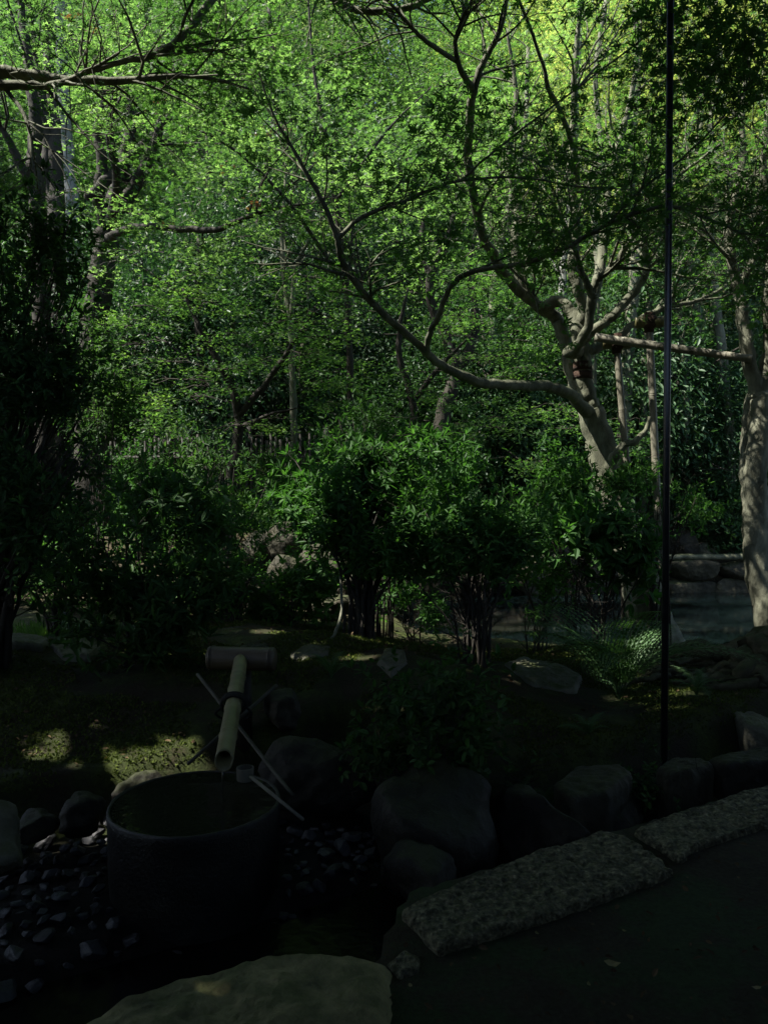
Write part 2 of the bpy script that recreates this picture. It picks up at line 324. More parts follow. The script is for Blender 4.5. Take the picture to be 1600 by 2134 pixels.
M['palm_rope'] = rough_mat('palm_fibre_wrap', [(.3, (.026, .015, .01)), (.7, (.075, .042, .027))], scale=30, rough=.95, bump=1, bscale=90, stretch=(.3, .3, 2))
M['wood'] = rough_mat('grey_wood', [(.3, (.07, .065, .05)), (.7, (.15, .14, .115))], scale=8, rough=.6, bump=.3, stretch=(1, 1, .2))
M['metal'] = rough_mat('black_metal', [(.3, (.006, .006, .007)), (.7, (.016, .016, .018))], scale=20, rough=.32, bump=.05, spec=.5)
M['pond'] = water_mat('pond_water', (.003, .006, .006), rough=.07, scale=2.2, bump=.045, spec=.4)
M['stream'] = water_mat('stream_water', (.005, .005, .004), rough=.25, scale=14, bump=.25, spec=.25)
M['basinwater'] = water_mat('basin_water', (.016, .018, .011), rough=.03, scale=16, bump=.1)
M['plaster'] = rough_mat('plaster', [(.3, (.35, .32, .25)), (.7, (.45, .41, .33))], scale=3)
M['roof'] = rough_mat('cedar_bark_roof', [(.3, (.03, .026, .02)), (.7, (.08, .07, .055))], scale=12, bump=.6)

def ground_mat():
    m, t, out = mat('garden_ground'); L = t.links
    g = N(t, 'ShaderNodeNewGeometry'); at_ = N(t, 'ShaderNodeAttribute', attribute_name='zone')
    n1 = N(t, 'ShaderNodeTexNoise', i_Scale=3.0, i_Detail=8.0, i_Roughness=.7); L.new(g.outputs['Position'], n1.inputs['Vector'])
    n2 = N(t, 'ShaderNodeTexNoise', i_Scale=55.0, i_Detail=6.0, i_Roughness=.75); L.new(g.outputs['Position'], n2.inputs['Vector'])
    mossc = ramp(t, n1.outputs['Fac'], [(.3, (.03, .022, .014)), (.42, (.034, .028, .014)), (.52, (.03, .04, .01)), (.62, (.055, .074, .014)), (.75, (.09, .108, .022))])
    pathc = ramp(t, n1.outputs['Fac'], [(.3, (.03, .022, .014)), (.46, (.045, .04, .022)), (.56, (.035, .055, .02)), (.75, (.05, .075, .025))])
    litter = ramp(t, n1.outputs['Fac'], [(.3, (.025, .02, .012)), (.5, (.05, .04, .022)), (.75, (.1, .075, .045))])
    sr = N(t, 'ShaderNodeSeparateColor'); L.new(at_.outputs['Color'], sr.inputs[0])
    a = N(t, 'ShaderNodeMix', data_type='RGBA'); L.new(sr.outputs[0], a.inputs[0]); L.new(mossc, a.inputs[6]); L.new(pathc, a.inputs[7])
    b = N(t, 'ShaderNodeMix', data_type='RGBA'); L.new(sr.outputs[1], b.inputs[0]); L.new(a.outputs[2], b.inputs[6]); L.new(litter, b.inputs[7])
    c = N(t, 'ShaderNodeMix', data_type='RGBA'); L.new(sr.outputs[2], c.inputs[0]); L.new(b.outputs[2], c.inputs[6]); c.inputs[7].default_value = (.02, .018, .015, 1)
    sc_ = N(t, 'ShaderNodeMix', data_type='RGBA', blend_type='MULTIPLY', i_0=.7); L.new(c.outputs[2], sc_.inputs[6])
    L.new(ramp(t, n2.outputs['Fac'], [(.3, (.35, .35, .35)), (.65, (1.25, 1.25, 1.25))]), sc_.inputs[7])
    p = N(t, 'ShaderNodeBsdfPrincipled', i_Roughness=.9); p.inputs['Specular IOR Level'].default_value = .2; L.new(sc_.outputs[2], p.inputs['Base Color'])
    bp = N(t, 'ShaderNodeBump', i_Strength=.9, i_Distance=.03); L.new(n2.outputs['Fac'], bp.inputs['Height']); L.new(bp.outputs[0], p.inputs['Normal'])
    L.new(p.outputs[0], out.inputs[0]); return m
M['ground'] = ground_mat()

# ------------------------------------------------------------------ ground
KA = np.array([.156, 2.52]); KD = np.array([1.03, .58]) / math.hypot(1.03, .58); KN = np.array([-KD[1], KD[0]])
def ss(a, b, x): t = np.clip((x - a) / (b - a), 0, 1); return t * t * (3 - 2 * t)
def ss_(a, b, x): return 1 - ss(b, a, x) if a > b else ss(a, b, x)
def kd(x, y): return (x - KA[0]) * KN[0] + (y - KA[1]) * KN[1]
def pond_mask(x, y):
    left = -.1 + .35 * np.sin(y * 1.1) + .15 * np.sin(y * 2.7)
    near = 7.45 + .25 * np.sin(x * 1.3) + .1 * np.sin(x * 3.1)
    return ss(0, .5, x - left) * ss(0, .45, y - near) * (1 - ss(12.25, 12.55, y))
def height(x, y):
    x, y = np.asarray(x, float), np.asarray(y, float); d = kd(x, y)
    west = 1 - ss(-.3, .4, x)
    b = .80 + .95 * west
    d1 = d + .75 * (1 - ss(-.25, .12, x)); h = .095 - .375 * ss(.2, .33, d1) + .16 * west * ss(.62, .85, d)
    mound = .13 + .30 * ss(3.9, 4.9, y) * (1 - ss(-.5, 1.4, x)) + .10 * ss(4.2, 5.3, y) * ss(-.5, 1.4, x)
    mound = mound - .2 * ss(5.6, 7.4, y)
    mound += np.where(y > 7.5, .1, .0) * 0 + .75 * ss(7.2, 11.5, y) * (1 - ss(-2.0, -.4, x))
    k = ss(b, b + .22, d); h = h * (1 - k) + mound * k
    h = h + (.06 * np.sin(x * 1.9 + 1) * np.sin(y * 1.6) + .03 * np.sin(x * 4.1) * np.sin(y * 3.7 + 2)) * ss(b + .2, b + .9, d)
    h = h - .75 * pond_mask(x, y)
    back = ss(12.3, 12.6, y); far = .5 + np.maximum(y - 13.5, 0) * .36 * ss(13, 17, y); far = np.minimum(far, 32)
    h = np.where(y > 12.2, h * (1 - back) + np.maximum(far, h) * back, h)
    return h
def gz(x, y): return float(height(x, y))
def axis(lo, a, b, hi, fine, mid, coarse):
    s = [np.linspace(lo, a - 6, 14), np.arange(a - 6, a, mid), np.arange(a, b, fine), np.arange(b, b + 12, mid), np.linspace(b + 12, hi, 14)]
    return np.unique(np.round(np.concatenate(s), 4))
gx = axis(-160, -3.6, 3.8, 160, .045, .25, 10); gy = axis(-120, 1.3, 8.2, 220, .045, .25, 10)
X, Y = np.meshgrid(gx, gy); Z = height(X, Y)
fine = ((X > -4) & (X < 4) & (Y > 1) & (Y < 9))
pts = np.c_[X.ravel(), Y.ravel(), np.zeros(X.size)]; nz = np.zeros(X.size); idx = np.where(fine.ravel())[0]
nz[idx] = .022 * fnoise(pts[idx] * 2.2, 5, 4) + .008 * fnoise(pts[idx] * 9, 6, 3)
dd = kd(X, Y).ravel(); nz *= np.where(dd < .25, .35, 1)
Z = Z + nz.reshape(Z.shape)
g = Geo(); ny, nx = X.shape; i = np.arange(ny - 1)[:, None] * nx; j = np.arange(nx - 1)[None]
g.add(np.c_[X.ravel(), Y.ravel(), Z.ravel()], np.stack([i + j, i + j + 1, i + nx + j + 1, i + nx + j], -1).reshape(-1, 4))
gr = g.build('ground', M['ground'], smooth=True); gr['kind'] = 'structure'
zone = np.zeros((X.size, 4)); xx, yy = X.ravel(), Y.ravel()
zone[:, 0] = 1 - ss(.2, .4, dd); zone[:, 1] = np.maximum(ss(7.6, 8.6, yy) * (1 - ss(12.1, 13, yy) * .3), .0)
dd1 = dd + .75 * (1 - ss(-.25, .12, xx)); zone[:, 2] = np.maximum(ss(.22, .33, dd1) * (1 - ss(.75, .9, dd)), ss(.22, .33, dd1) * (1 - ss(1.5, 1.75, dd)) * (1 - ss(-.3, .4, xx))); zone[:, 2] = np.maximum(zone[:, 2], pond_mask(xx, yy)); zone[:, 3] = 1
ca = gr.data.attributes.new('zone', 'FLOAT_COLOR', 'POINT'); ca.data.foreach_set('color', zone.astype(np.float32).ravel())

def sheet(name, x0, x1, y0, y1, z, m):
    g = Geo(); g.add([(x0, y0, z), (x1, y0, z), (x1, y1, z), (x0, y1, z)], [(0, 1, 2, 3)]); o = g.build(name, m); o['kind'] = 'structure'; return o
sheet('pond_water', -1.2, 14, 7.2, 12.7, -.06, M['pond'])
sg = Geo(); a0 = KA + KD * -2.6 + KN * -.6; b0 = KA + KD * 3.5 + KN * -.6
sg.add([(*a0, -.19), (*b0, -.19), (*(b0 + KN * 1.5), -.19), (*(a0 + KN * 1.5), -.19)], [(0, 1, 2, 3)])
sg.build('stream_water', M['stream'])['kind'] = 'structure'

# sunlight gaps in the canopy
for px, py, dep, r in ((60, 1640, 3.5, .04), (190, 1600, 3.7, .05), (300, 1580, 3.85, .06), (370, 1565, 3.95, .05), (20, 1600, 3.65, .02), (170, 1490, 4.3, .03),
                       (230, 1555, 3.95, .05), (120, 1540, 4.0, .05), (503, 1400, 4.1, .0), (562, 1378, 4.2, .0), (1120, 1415, 5.5, .07), (790, 1505, 4.55, .09),
                       (720, 1440, 4.8, .05), (600, 1475, 4.2, .04), (1050, 1450, 5.2, .06), (560, 1300, 6.2, .12), (30, 1355, 6.0, .08)):
    HOLES.append((at(px, py, dep), r))
HOLES += [(at(610, 1125, 9.0), .3), (at(655, 1165, 8.8), .25), (at(590, 1190, 8.5), .15), (at(1190, 1290, 9), .25)]
rh = np.random.default_rng(17)
for k in range(20):                          # the long lit streak on the moss left of the basin
    f = k / 19; HOLES.append((at(-20 + 410 * f, 1632 - 72 * f + rh.uniform(-18, 12), 3.45 + .5 * f), rh.uniform(.01, .06)))
for x0, x1, y0, y1, z_, n_, ra, rb_ in ((0, 400, 1450, 1620, .25, 30, -.02, .035), (700, 880, 1420, 1540, .25, 10, .01, .05), (1000, 1200, 1420, 1500, .2, 10, .01, .06), (420, 640, 1300, 1345, .3, 5, .02, .07), (1400, 1600, 1490, 1590, .15, 9, .0, .05), (0, 200, 1310, 1350, .3, 4, .02, .06)):
    for k in range(n_):
        a_, b_ = at(rh.uniform(x0, x1), rh.uniform(y0, y1), 1.0), np.array([0, 0, CAMZ]); HOLES.append((b_ + (a_ - b_) * (z_ - CAMZ) / (a_ - b_)[2], rh.uniform(ra, rb_)))
for x0, x1, y0, y1, dep, n_, ra, rb_ in ((0, 400, 1440, 1610, 4.0, 24, .0, .05), (560, 1050, 890, 1040, 6.0, 70, .05, .18), (560, 1050, 1040, 1200, 5.8, 20, .02, .07), (150, 520, 950, 1330, 5.2, 30, .02, .08), (1130, 1450, 990, 1200, 6.6, 16, .05, .12),
                                    (860, 1150, 1030, 1200, 5.3, 18, .03, .09), (60, 260, 900, 1100, 4.7, 5, .02, .05), (600, 1000, 1300, 1500, 5.0, 10, .02, .06), (1180, 1420, 1340, 1500, 4.9, 5, .01, .04), (1210, 1390, 1340, 1440, 4.95, 7, .04, .1)):
    for k in range(n_): HOLES.append((at(rh.uniform(x0, x1), rh.uniform(y0, y1), dep * rh.uniform(.96, 1.04)), rh.uniform(ra, rb_)))

# ------------------------------------------------------------------ stones of the foreground
def gp(px, py, z=0.0):
    """ground point at height z seen along a pixel (used to lay out stones at their real distance)"""
    a, b = at(px, py, 1.0), np.array([0, 0, CAMZ]); t = (z - CAMZ) / (a - b)[2]; p = b + (a - b) * t; return p[:2]
def outl(pix, z): return [gp(x, y, z) for x, y in pix]
slab('kerb_stone', 'long chiselled grey kerb stone between the path and the dark stream', 'kerb stone',
     outl([(835, 1893), (985, 1830), (1130, 1768), (1262, 1730), (1312, 1744), (1402, 1806), (1290, 1850), (1130, 1908), (1000, 1945), (912, 1968)], .13), .13, -.3, 3, M['kerb'], amp=.012, edge=.02, rough=.012, n=300, rings=60, wav=.35)
slab('kerb_stone', 'rough kerb stone sunk in the path edge beyond the long chiselled one', 'kerb stone',
     outl([(1318, 1728), (1400, 1697), (1500, 1665), (1640, 1625), (1720, 1680), (1600, 1715), (1446, 1764), (1416, 1788), (1348, 1746)], .12), .125, -.3, 9, M['kerb'], amp=.014, edge=.025, rough=.011, n=240, rings=48, wav=.4)
slab('flat_boulder', 'large smooth olive-grey boulder filling the bottom edge of the path', 'boulder',
     outl([(-60, 2220), (120, 2135), (290, 2055), (490, 2005), (545, 1985), (640, 1972), (760, 1964), (818, 1988), (838, 2040), (825, 2120), (790, 2230), (600, 2330), (200, 2350)], .14), .15, -.35, 12, M['kerb2'] if 'kerb2' in M else rough_mat('olive_boulder', [(.3, (.05, .05, .025)), (.42, (.14, .132, .06)), (.56, (.24, .215, .1)), (.72, (.36, .32, .16))], scale=8, rough=.85, bump=.9, bscale=24, moss=(.15, .16, .06), mossz=.5), amp=.035, edge=.06, n=200, rings=44, rough=.005, dome=.06)
slab('stepping_stone', 'small stone wedged between the kerb and the large flat boulder', 'stone',
     outl([(800, 2005), (840, 1975), (880, 1990), (876, 2025), (830, 2040)], .1), .11, -.3, 14, M['kerb'], amp=.01, edge=.03)
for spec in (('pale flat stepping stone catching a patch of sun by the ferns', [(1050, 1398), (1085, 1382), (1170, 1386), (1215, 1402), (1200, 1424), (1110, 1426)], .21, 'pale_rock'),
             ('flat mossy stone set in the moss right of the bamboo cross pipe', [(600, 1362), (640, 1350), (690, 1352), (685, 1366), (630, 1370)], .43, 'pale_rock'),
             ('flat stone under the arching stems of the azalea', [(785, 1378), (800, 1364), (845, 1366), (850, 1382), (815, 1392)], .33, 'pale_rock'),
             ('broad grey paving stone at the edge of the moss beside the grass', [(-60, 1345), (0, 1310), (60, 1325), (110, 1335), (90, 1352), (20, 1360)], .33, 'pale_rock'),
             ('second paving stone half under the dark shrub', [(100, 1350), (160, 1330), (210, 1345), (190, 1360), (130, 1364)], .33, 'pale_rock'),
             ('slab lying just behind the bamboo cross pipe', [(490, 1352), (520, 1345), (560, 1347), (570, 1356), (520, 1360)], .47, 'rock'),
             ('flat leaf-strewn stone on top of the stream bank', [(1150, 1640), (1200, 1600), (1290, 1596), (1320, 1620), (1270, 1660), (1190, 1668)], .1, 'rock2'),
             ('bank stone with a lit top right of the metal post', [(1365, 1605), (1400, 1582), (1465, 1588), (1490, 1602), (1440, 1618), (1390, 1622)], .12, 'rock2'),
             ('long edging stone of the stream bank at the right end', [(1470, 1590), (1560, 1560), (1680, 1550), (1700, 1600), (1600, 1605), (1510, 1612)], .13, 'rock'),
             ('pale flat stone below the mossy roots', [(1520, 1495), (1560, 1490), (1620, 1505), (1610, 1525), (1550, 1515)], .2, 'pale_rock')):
    zt = spec[2]
    for _ in range(6): o_ = outl(spec[1], zt); c_ = np.mean(o_, 0); zt = max(gz(*c_) + .02, .1)
    slab('stepping_stone', spec[0], 'stone', o_, zt + .02, gz(*c_) - .2, int(spec[1][0][0]) % 97 + 2, M[spec[3]], amp=.02, edge=.035, rough=.008, n=90, rings=20, tilt=tuple(float(np.clip(v_, -.12, .12)) for v_ in ((gz(c_[0] + .15, c_[1]) - gz(c_[0] - .15, c_[1])) / .3, (gz(c_[0], c_[1] + .15) - gz(c_[0], c_[1] - .15)) / .3)))

R_ = [('rounded pale boulder at the left edge of the picture beside the pebbles', at(-40, 1765, 3.0), (.17, .17, .15), 'pale_rock'),
      ('dark boulder under the ivy right of the basin', at(900, 1745, 3.45), (.33, .28, .33), 'rock'),
      ('dark stone in the stream bank right of the ivy boulder', at(1120, 1735, 3.55), (.22, .17, .2), 'rock'),
      ('squat dark stone of the bank behind the long kerb', at(1270, 1710, 3.85), (.25, .16, .13), 'rock'),
      ('dark upright stone of the bank below the lit stone', at(1430, 1690, 4.05), (.22, .16, .12), 'rock'),
      ('dark bank stone at the far right behind the second kerb', at(1560, 1660, 4.25), (.26, .18, .13), 'rock'),
      ('rough brown stone holding the moss bank left of the basin', at(170, 1700, 3.45), (.11, .1, .1), 'rock'),
      ('low stone of the bank nearest the big left boulder', at(70, 1725, 3.4), (.11, .1, .07), 'rock'),
      ('mossy stone of the bank just above the basin rim', at(290, 1650, 3.75), (.15, .1, .09), 'rock'),
      ('mossy stone behind the crossed bamboo sticks', at(590, 1480, 4.3), (.13, .1, .12), 'rock'),
      ('dark boulder in the shadow behind the bamboo spout', at(660, 1620, 3.9), (.3, .2, .2), 'rock'),
      ('large dark stone in front of the ivy boulder by the water', at(880, 1830, 3.05), (.2, .14, .12), 'rock'),
      ('boulder at the pond edge below the mossy roots', at(1560, 1475, 5.4), (.22, .18, .14), 'rock'),
      ('grey boulder beside the mossy roots', at(1450, 1410, 5.9), (.16, .14, .14), 'rock'),
      ('grey boulder half hidden behind the fern', at(1335, 1400, 5.9), (.2, .15, .15), 'rock'),
      ('small stone of the row under the fern, nearest the post', at(1340, 1440, 5.4), (.09, .08, .06), 'pale_rock'),
      ('small stone of the row under the fern, left end', at(1310, 1430, 5.5), (.08, .08, .07), 'pale_rock'),
      ('small stone right of the post in the row by the fern', at(1410, 1450, 5.35), (.11, .08, .05), 'pale_rock'),
      ('round pale boulder on the far shore of the pond', at(912, 1205, 11.9), (.35, .3, .34), 'rock2'),
      ('flat boulder on the far shore beside the round pale one', at(1010, 1215, 12.1), (.45, .3, .2), 'rock'),
      ('squat boulder on the far shore under the shrub leaves', at(1110, 1210, 12.2), (.4, .3, .25), 'rock2'),
      ('big grey boulder standing on the stone wall behind the metal post', at(1415, 1140, 12.9), (.36, .3, .34), 'rock'),
      ('smaller grey boulder on the stone wall right of the big one', at(1460, 1150, 12.9), (.22, .2, .22), 'pale_rock')]
for k, (x, y, dep, a, b, c) in enumerate([(610, 1135, 9.2, .4, .3, .3), (655, 1170, 8.9, .3, .25, .2), (560, 1150, 9.3, .35, .3, .26), (520, 1235, 8.1, .28, .22, .2), (590, 1195, 8.6, .25, .2, .2),
                                          (640, 1215, 8.2, .25, .2, .16), (690, 1190, 8.7, .3, .22, .24), (480, 1290, 7.4, .22, .16, .1), (545, 1270, 7.6, .2, .16, .14), (700, 1260, 7.8, .24, .2, .12), (740, 1225, 8.4, .2, .2, .16)]):
    words = ['tall tan rock catching sun at the top of the rocky bank', 'sunlit flat rock at the right of the rocky bank', 'upright rock at the left of the rocky bank', 'grey rock low in the bank behind the grass blades', 'dark rock in the middle of the rocky bank',
             'low rock below the sunlit flat one', 'rock of the bank behind the azalea stems', 'flat mossy stone at the foot of the rocky bank', 'stone beside the tuft of grass blades', 'low wet stone at the water behind the azalea', 'rock at the left corner of the pond'][k]
    R_.append((words, at(x, y, dep), (a, b, c), 'rock2'))
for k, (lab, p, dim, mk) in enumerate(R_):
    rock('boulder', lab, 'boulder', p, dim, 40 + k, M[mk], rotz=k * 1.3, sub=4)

# pebbles around the basin
BASIN = np.array([-.785, 3.2]); BR = .352
peb = []
for s in range(7):
    V, T = rock_verts((1, .78, .66), 200 + s, sub=4, box=.9, amp=.12, cuts=15, cut=(.5, .82)); g = Geo(); g.add(V, tris=T)
    peb.append(g.build('river_pebble', M['pebble']))
rg = np.random.default_rng(3); placed = []; n_p = 0
while n_p < 295:
    x, y = rg.uniform(-2.1, .55), rg.uniform(2.2, 3.75); d = float(kd(x, y)); west = 1 - float(ss(-.3, .4, x)); r = .02 + .04 * rg.random() ** 1.6
    if x > .1 and d > .95: continue
    if d < .50 or d > .80 + .95 * west + .05 or math.hypot(x - BASIN[0], y - BASIN[1]) < BR + r * .8 or abs(x / y) > .53: continue
    if any((x - a) ** 2 + (y - b) ** 2 < (r + c) ** 2 * .62 for a, b, c in placed): 
        if rg.random() < .985: continue
    placed.append((x, y, r)); src = peb[n_p % 7]
    o = src if n_p < 7 else src.copy()
    if n_p >= 7: COL.objects.link(o)
    o.location = (x, y, gz(x, y) + r * .35 + rg.uniform(0, .02)); o.rotation_euler = (rg.uniform(-.4, .4), rg.uniform(-.4, .4), rg.uniform(0, 6.3)); o.scale = (r, r, r)
    tag(o, 'dark wet fist-sized pebble lying around the stone basin', 'pebble', 'pebbles around the basin'); n_p += 1

# ------------------------------------------------------------------ basin, spout, ladle
def lathe(g, prof, cx, cy, n=96, wob=0.0, seed=1):
    prof = np.array(prof); th = np.arange(n) / n * 2 * math.pi; m = len(prof)
    V = np.stack([cx + prof[:, :1] * np.cos(th), cy + prof[:, :1] * np.sin(th), np.repeat(prof[:, 1:], n, 1)], -1).reshape(-1, 3)
    if wob:
        f = fnoise(V * 7, seed, 4); rad = unit(V - np.array([cx, cy, 0]) * 1 - np.c_[np.zeros(len(V)), np.zeros(len(V)), V[:, 2]]); V = V + rad * (wob * f)[:, None]; V[:, 2] += .5 * wob * fnoise(V * 11, seed + 4, 3)
    i = np.arange(m - 1)[:, None] * n; j = np.arange(n)[None]; j2 = (j + 1) % n
    g.add(V, np.stack([i + j, i + j2, i + n + j2, i + n + j], -1).reshape(-1, 4))
RZ = .225
tb = thing('stone_basin', 'round dark stone water basin brimming under the bamboo spout', 'basin', (*BASIN, -.16))
g = Geo(); prof = [(BR - .005, -.3)] + [(BR - .012 + .012 * k / 11, z) for k, z in enumerate(np.linspace(-.15, RZ - .03, 12))] + [(BR, RZ - .008), (BR - .004, RZ - .001), (BR - .01, RZ), (BR - .015, RZ - .002), (BR - .019, RZ - .02), (BR - .05, RZ - .15), (.05, RZ - .2)]
lathe(g, prof, *BASIN, wob=.005, n=160); g.build('body', M['basin'], tb, smooth=True)
g = Geo(); lathe(g, [(BR - .016, RZ - .005), (.002, RZ - .012)], *BASIN); g.build('water_surface', M['basinwater'], tb)

def bamboo(g, A, B, r0, r1, nodes, sides=20, hollow=None):
    A, B = np.asarray(A, float), np.asarray(B, float); L = np.linalg.norm(B - A); ts = [0.0]; rs = [r0]
    for t in np.linspace(0, 1, 30)[1:-1]: ts.append(t); rs.append(r0 + (r1 - r0) * t)
    for nd in nodes:
        for dt, k in ((-.014, 1.0), (-.006, 1.09), (-.001, .93), (.004, 1.06), (.012, .985)): ts.append(nd + dt / L); rs.append((r0 + (r1 - r0) * nd) * k)
    ts.append(1.0); rs.append(r1); o = np.argsort(ts); ts, rs = np.array(ts)[o], np.array(rs)[o]
    tube(g, A + (B - A) * ts[:, None], rs, sides)
    return A + (B - A) * ts[:, None], rs
S0, S1 = at(466, 1592, 3.2), at(502, 1376, 4.18)
ts_ = thing('bamboo_spout', 'green-brown bamboo water spout tied over two crossed bamboo sticks', 'spout', (S0[0], S0[1], .0))
def pipe(A, B, r0, r1, nodes):
    """a bamboo pipe with an open, obliquely cut mouth at A"""
    g = Geo(); A, B = np.asarray(A), np.asarray(B); L = np.linalg.norm(B - A); ax = (B - A) / L; n = 28
    sd = unit(np.cross(ax, [0, 0, 1.0])); up = np.cross(sd, ax); th = np.arange(n) / n * 2 * math.pi
    prof = [(0.12, .82), (0.0, .82), (0.0, 1.0)] ; tt = [(p[0] / L, p[1]) for p in prof]
    ks = list(np.linspace(.02, 1, 34)); 
    for nd in nodes: ks += [nd - .014 / L, nd - .006 / L, nd - .001 / L, nd + .005 / L, nd + .013 / L]
    for t in sorted(ks):
        k = 1.0
        for nd in nodes:
            e = (t - nd) * L; k *= 1 + .09 * math.exp(-((e + .006) / .005) ** 2) - .08 * math.exp(-((e - .0) / .002) ** 2) + .06 * math.exp(-((e - .006) / .004) ** 2)
        tt.append((t, k))
    tt.append((1.0, 0.02)); V = []
    for t, k in tt:
        r = (r0 + (r1 - r0) * t) * k; ring = A + ax * (t * L) + r * (np.cos(th)[:, None] * sd + np.sin(th)[:, None] * up)
        cut = max(0, 1 - t * L / .12); ring = ring + ax * ((np.sin(th) + 1) * .5 * .045 * cut)[:, None]; V.append(ring)
    m = len(V); i = np.arange(m - 1)[:, None] * n; j = np.arange(n)[None]; j2 = (j + 1) % n
    g.add(np.concatenate(V), np.stack([i + j, i + j2, i + n + j2, i + n + j], -1).reshape(-1, 4)); return g
pipe(S0, S1, .0385, .037, [.22, .47, .66, .8]).build('pipe', M['bamboo'], ts_, smooth=True)
C0, C1 = at(437, 1371, 4.25), at(572, 1374, 4.2)
g = Geo(); bamboo(g, C0, C1, .064, .062, [.06, .955], sides=30); cp_ = g.build('cross_pipe', M['bamboo_brown'], ts_, smooth=True); cp_['label'] = 'fat short bamboo length lying across the top of the spout'
g = Geo(); bamboo(g, at(412, 1405, 4.15), at(612, 1660, 3.35), .0095, .0085, [.3, .6], 10); g.build('support_stick', M['stick'], ts_, smooth=True)
g = Geo(); bamboo(g, at(576, 1428, 4.1), at(392, 1592, 3.55), .0095, .0085, [.35, .7], 10); g.build('support_stick', M['stick'], ts_, smooth=True)
g = Geo(); ax = unit(S1 - S0); t_ = .53; c_ = S0 + (S1 - S0) * t_; sd = unit(np.cross(ax, [0, 0, 1.0])); up = np.cross(sd, ax)
for k in range(4):
    th = np.linspace(0, 2 * math.pi, 28); rr_ = .047 + .002 * (k % 2)
    tube(g, c_ + ax * (k - 1.5) * .011 + rr_ * (np.cos(th)[:, None] * sd * 1.25 + np.sin(th)[:, None] * up) - up * .006, .0065, 6, cap=False)
tube(g, smooth_line([c_ + sd * .05 - up * .02, c_ + sd * .085 - up * .05 - ax * .02, c_ + sd * .06 - up * .09], [.006, .006, .005])[0], .006, 6)
tube(g, smooth_line([c_ - sd * .05 - up * .02, c_ - sd * .085 - up * .04 - ax * .03, c_ - sd * .05 - up * .09], [.006, .006, .005])[0], .006, 6)
g.build('rope_binding', M['rope'], ts_, smooth=True)
# cross pipe rests on a bamboo stub rising from the moss
g = Geo(); mid = (C0 + C1) / 2; tube(g, [[mid[0], mid[1] + .02, gz(mid[0], mid[1]) - .1], [mid[0], mid[1] + .02, mid[2]]], .05, 16); g.build('feed_stub', M['bamboo_dark'], ts_, smooth=True)
g = Geo(); w0 = S0 + np.array([.0, -.005, -.03]); pts = [w0, w0 + [0, -.012, -.03], w0 + [0, -.016, -.08], [w0[0], w0[1] - .016, RZ - .012]]
P_, r_ = smooth_line(pts, [.006, .005, .004, .005]); tube(g, P_, r_, 8); tag(g.build('water_trickle', M['basinwater'], smooth=True), 'thin trickle of water falling from the bamboo spout', 'water')

L0 = at(511, 1612, 3.22)
tl = thing('wooden_ladle', 'small pale wooden ladle lying across the basin rim', 'ladle', L0)
g = Geo(); lathe(g, [(.002, L0[2] - .026), (.034, L0[2] - .026), (.036, L0[2] + .026), (.032, L0[2] + .026), (.030, L0[2] - .02), (.002, L0[2] - .02)], L0[0], L0[1], n=36)
g.build('cup', M['wood'], tl, smooth=False)
g = Geo(); tube(g, [at(522, 1618, 3.19), at(632, 1708, 2.92)], [.0075, .0065], 10); g.build('handle', M['wood'], tl, smooth=True)

# ------------------------------------------------------------------ metal post
pp = gp(1383, 1568, .1)
tp = thing('metal_post', 'thin black upright metal post standing on the stream bank', 'post', (*pp, .05))
g = Geo(); tube(g, [[*pp, gz(*pp) - .1], [*pp, 2], [*pp, 5.2]], .0185, 20); g.build('pole', M['metal'], tp, smooth=True)
g = Geo(); tube(g, [[*pp, gz(*pp) - .05], [*pp, gz(*pp) + .05]], .03, 20); g.build('base_collar', M['metal'], tp, smooth=True)

# ------------------------------------------------------------------ the big maple behind the pond edge
def limb(g, pix, rads, sides=9, wob=.15, lump=.03, sub=5, rng=RNG):
    """pix: (px, py, depth) way-points of a limb"""
    P, r = smooth_line([at(*p) for p in pix], rads, sub, wob, rng); tube(g, P, r, sides, lump=lump, rng=rng); return P, r
rm = np.random.default_rng(21)
MB = at(1365, 1345, 7.5)
tm = thing('maple_tree', 'big pale-barked many-limbed maple leaning over the pond on bamboo props', 'tree', (MB[0], MB[1], gz(MB[0], MB[1])))
gt = Geo()
tr_, trr = limb(gt, [(1372, 1370, 7.5), (1352, 1290, 7.55), (1325, 1180, 7.6), (1298, 1090, 7.65), (1268, 985, 7.7), (1245, 905, 7.7), (1228, 850, 7.7)], [.30, .21, .18, .175, .165, .135, .125], 18, .05, .05, 6, rm)
tips = []; L_ = {}
L_['a'] = limb(gt, [(1228, 855, 7.7), (1215, 800, 7.7), (1212, 740, 7.7), (1205, 690, 7.7), (1188, 650, 7.75), (1160, 628, 7.8), (1128, 640, 7.8), (1098, 610, 7.75), (1078, 560, 7.7), (1073, 500, 7.7), (1078, 430, 7.7), (1060, 330, 7.6), (1075, 200, 7.5), (1055, 60, 7.4)], [.105, .085, .08, .08, .06, .06, .055, .052, .05, .046, .04, .034, .025, .012], 12, .1, .04, 5, rm)
L_['b'] = limb(gt, [(1222, 850, 7.72), (1200, 800, 7.8), (1185, 745, 7.85), (1168, 685, 7.9), (1150, 655, 7.9), (1108, 630, 7.8), (1062, 585, 7.6), (1030, 540, 7.4), (1003, 480, 7.2), (985, 400, 7.0), (975, 320, 6.8), (985, 190, 6.5), (1010, 125, 6.4), (1042, 60, 6.3), (1062, -40, 6.2)], [.075, .072, .068, .065, .06, .055, .052, .048, .044, .04, .038, .036, .026, .022, .012], 12, .12, .04, 5, rm)
